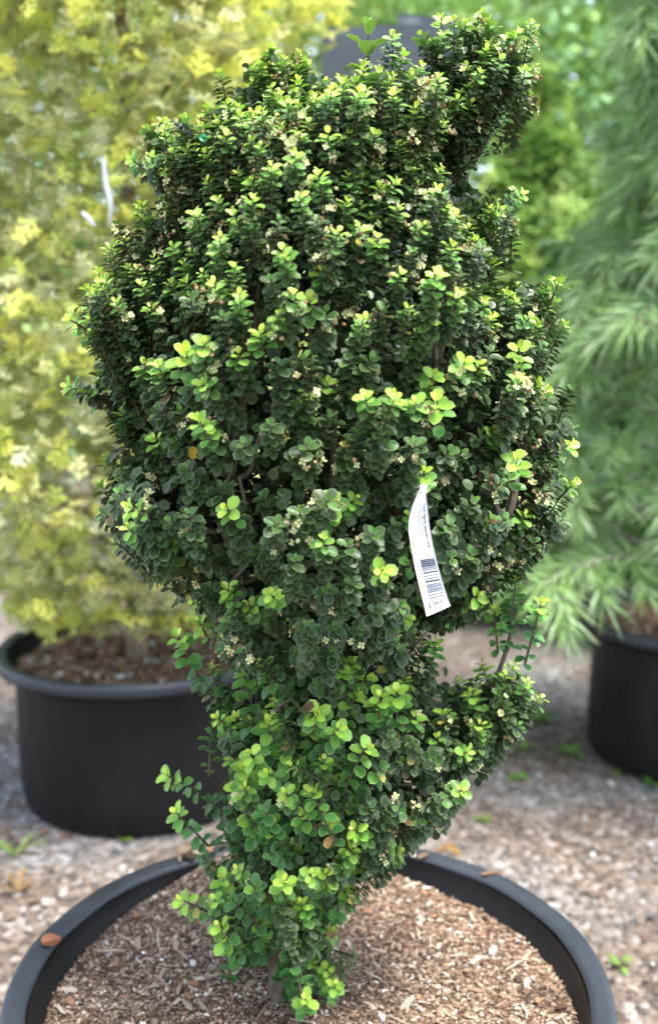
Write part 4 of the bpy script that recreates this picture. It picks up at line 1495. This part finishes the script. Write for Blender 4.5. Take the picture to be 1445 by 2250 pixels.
wm = (w0 + w1) / 2 + .02
for (xa, xb, za, zb2, dy) in ((w0, wm, zt0, zt0 + .012, 0), (wm + .004, w1, zt0 + .045, zt1, -.006)):
    V, F = box(xa, xb, BY + dy, BY + dy + .018, zb_, za, zb2)
    build('panel', V, F, bm_, board, smooth=False)
for x in (w0 + .05, w0 + .21):
    V, F = box(x, x + .05, BY + .022, BY + .07, 0.0, 2.2)
    build('post', V, F, M_GREYBARK, board, smooth=False)


# ------------------------------------------------------------------ trees of the wood behind
def leafy_tree(c, H, rad, zlow, label, ncl, cols, trunk_r, lean, group='trees of the wood behind the yard', leafs=.065, nleaf=80):
    root = empty('background_tree', (c[0], c[1], 0), label, 'tree', group)
    tp_ = np.array([(c[0] + lean * k + .05 * math.sin(4 * k + c[0]), c[1], -.02 + H * k) for k in np.linspace(0, 1, 16)])
    V, F = tube(tp_, np.linspace(trunk_r, trunk_r * .3, 16), 9)
    build('trunk', V, F, M_GREYBARK, root)
    CC = []
    parts = []
    for i in range(ncl):
        k = rng.random(); a = rng.uniform(0, 6.28)
        z = zlow + (H * 1.08 - zlow) * k
        rr = rad * (0.35 + .75 * math.sin(min(1, .25 + k * .8) * math.pi)) * math.sqrt(rng.random())
        p = np.array([c[0] + lean * z / H + rr * math.cos(a), c[1] + rr * math.sin(a), z])
        CC.append(p)
        if i % 9 == 0:
            j = int(np.clip((z - .25) / H * 15, 3, 15))
            parts.append(tube(curve_pts([tp_[j], (tp_[j] + p) / 2 + (0, 0, .06), p], 7), np.linspace(trunk_r * .3, .006, 7), 5))
    for V, F in parts:
        build('limb', V, F, M_GREYBARK, root)
    CC = np.array(CC)
    N = len(CC) * nleaf
    P = np.repeat(CC, nleaf, 0) + rng.normal(0, 1, (N, 3)) * np.array([.15, .15, .12])
    Mx = frame(rng.normal(size=(N, 3)) + np.array([0, 0, -.4]), rng.normal(size=(N, 3)) + np.array([0, 0, .9]))
    TV = np.array([(0, 0, 0), (.32, .45, .06), (0, 1, -.08), (-.32, .45, .06)]); TF = np.array([(0, 1, 2), (0, 2, 3)])
    V, F = scatter(TV, TF, Mx, P, leafs * rng.uniform(.6, 1.4, N))
    cc = np.repeat(cols[rng.choice(len(cols), len(CC))], nleaf, 0) * rng.uniform(.75, 1.25, (N, 1))
    build('crown', V, F, M_WOODS, root, np.repeat(cc, 4, 0), smooth=False)
    return root


WC = np.array([(0.20, 0.36, 0.08), (0.29, 0.46, 0.10), (0.36, 0.50, 0.17), (0.13, 0.25, 0.06), (0.24, 0.40, 0.19)])
leafy_tree((1.05, 6.3), 3.9, .75, 1.1, 'slim grey-trunked tree with light green drooping leaves behind the arborvitae', 75, WC, .045, .12)
leafy_tree((1.75, 6.0), 4.2, .8, 1.2, 'slim pale-trunked tree with fresh green leaves behind the pine', 85, WC[[1, 2, 4, 0]], .05, -.1)
leafy_tree((2.5, 7.2), 4.6, 1.0, .8, 'broad green tree behind the pine at the edge of the wood', 110, WC[[0, 3, 4]], .06, .05)
leafy_tree((0.45, 7.4), 3.3, .7, .4, 'low dark green tree behind the slate-grey board', 70, WC[[3, 0, 0]], .05, .05)
leafy_tree((-0.5, 7.0), 4.4, .9, .6, 'yellow-green tree rising behind the golden conifer', 100, np.array([(0.3, 0.36, 0.07), (0.2, 0.3, 0.06)]), .06, -.05)
leafy_tree((-1.9, 6.5), 4.4, 1.0, .6, 'green tree standing beyond the pot of the golden conifer', 100, WC, .06, .05)

# far wood as one mass
N = 42000
fx = rng.uniform(-9, 10, N)
fy = 11 + rng.normal(0, .8, N) + 0.12 * np.abs(fx)
fz = 6.2 * rng.random(N) ** .9
ln = np.array([n3((x, 0, z), .9) + .6 * n3((x, 3, z), 2.3) for x, z in zip(fx, fz)])
kp = ln > -.75
fx, fy, fz, ln = fx[kp], fy[kp], fz[kp], ln[kp]
N = len(fx)
TV = np.array([(0, 0, 0), (.36, .45, .06), (0, 1, -.08), (-.36, .45, .06)]); TF = np.array([(0, 1, 2), (0, 2, 3)])
V, F = scatter(TV, TF, frame(rng.normal(size=(N, 3)), rng.normal(size=(N, 3)) + np.array([0, 0, .8])), np.stack([fx, fy, fz], -1), rng.uniform(.10, .26, N))
cc = WC[np.clip(((ln + .5) * 4).astype(int) + rng.integers(0, 2, N), 0, 4)] * rng.uniform(.7, 1.2, (N, 1))
fw = build('far_wood', V, F, M_WOODS, None, np.repeat(cc, 4, 0), smooth=False)
tag(fw, 'distant green wood closing off the yard', 'wood', kind='stuff')


# ------------------------------------------------------------------ weeds in the gravel
def weed(x, y, nb, Lb, wide, c, label, upright=.7):
    root = empty('weed', (x, y, 0.0), label, 'weed', 'weeds growing in the gravel')
    for i in range(nb):
        a = 2.4 * i + random.gauss(0, .3)
        L = Lb * random.uniform(.6, 1.1)
        d = unit(np.array([math.cos(a), math.sin(a), upright + random.gauss(0, .25)]))
        s = unit(np.cross(d, (0, 0, 1)))
        V, F = [], []
        prof = [(0, .3), (.25, .8), (.55, 1), (.8, .7), (1, .06)]
        for k, (t, w) in enumerate(prof):
            p_ = np.array([x, y, -.003]) + d * L * t + np.array([0, 0, -.45 * L * t * t])
            V += [p_ - s * wide * w, p_ + np.array([0, 0, -.15 * wide]), p_ + s * wide * w]
        for k in range(len(prof) - 1):
            F += [(3 * k, 3 * k + 1, 3 * k + 4, 3 * k + 3), (3 * k + 1, 3 * k + 2, 3 * k + 5, 3 * k + 4)]
        build('leaf', np.array(V), F, M_THUJA, root, np.tile(np.array(c) * random.uniform(.6, .85), (len(V), 1)))


for px, py, nb, Lb, wd, c, up_, lab in (
        (35, 1880, 5, .13, .006, (.22, .38, .06), 1.5, 'tall grassy weed beside the pot of the golden conifer'),
        (40, 1960, 7, .10, .007, (.26, .16, .06), 1.2, 'withered orange-brown weed near the pot of the golden conifer'),
        (272, 1845, 6, .05, .008, (.2, .36, .06), .9, 'tiny green weed at the foot of the golden conifer pot'),
        (1175, 1585, 12, .11, .012, (.17, .33, .06), .9, 'leafy green weed clump between holly and pine pot'),
        (1250, 1655, 8, .08, .011, (.2, .38, .06), .9, 'small green weed in front of the pine pot'),
        (1150, 1645, 7, .07, .010, (.2, .38, .06), .8, 'small green weed below the leafy weed clump'),
        (1140, 1710, 6, .06, .010, (.22, .4, .07), .8, 'little weed in brown litter behind the holly pot'),
        (1365, 1690, 8, .06, .008, (.25, .36, .07), .9, 'weed growing against the base of the pine pot'),
        (1440, 1725, 9, .09, .012, (.18, .36, .05), .9, 'bright green weed touching the base of the pine pot'),
        (985, 1865, 6, .05, .009, (.40, .22, .07), .6, 'orange withered weed just behind the holly pot rim'),
        (1060, 1800, 5, .05, .008, (.24, .38, .08), .7, 'pale weed in the litter close behind the holly pot'),
        (1365, 2120, 5, .06, .008, (.2, .34, .07), .8, 'weed in pale gravel beside the holly pot'),
        (1275, 1340, 9, .10, .010, (.24, .34, .08), 1.0, 'green weed behind the pine pot rim')):
    q = at_z(px, py, 0.0)
    weed(q[0], q[1], nb, Lb, wd, c, lab, up_)
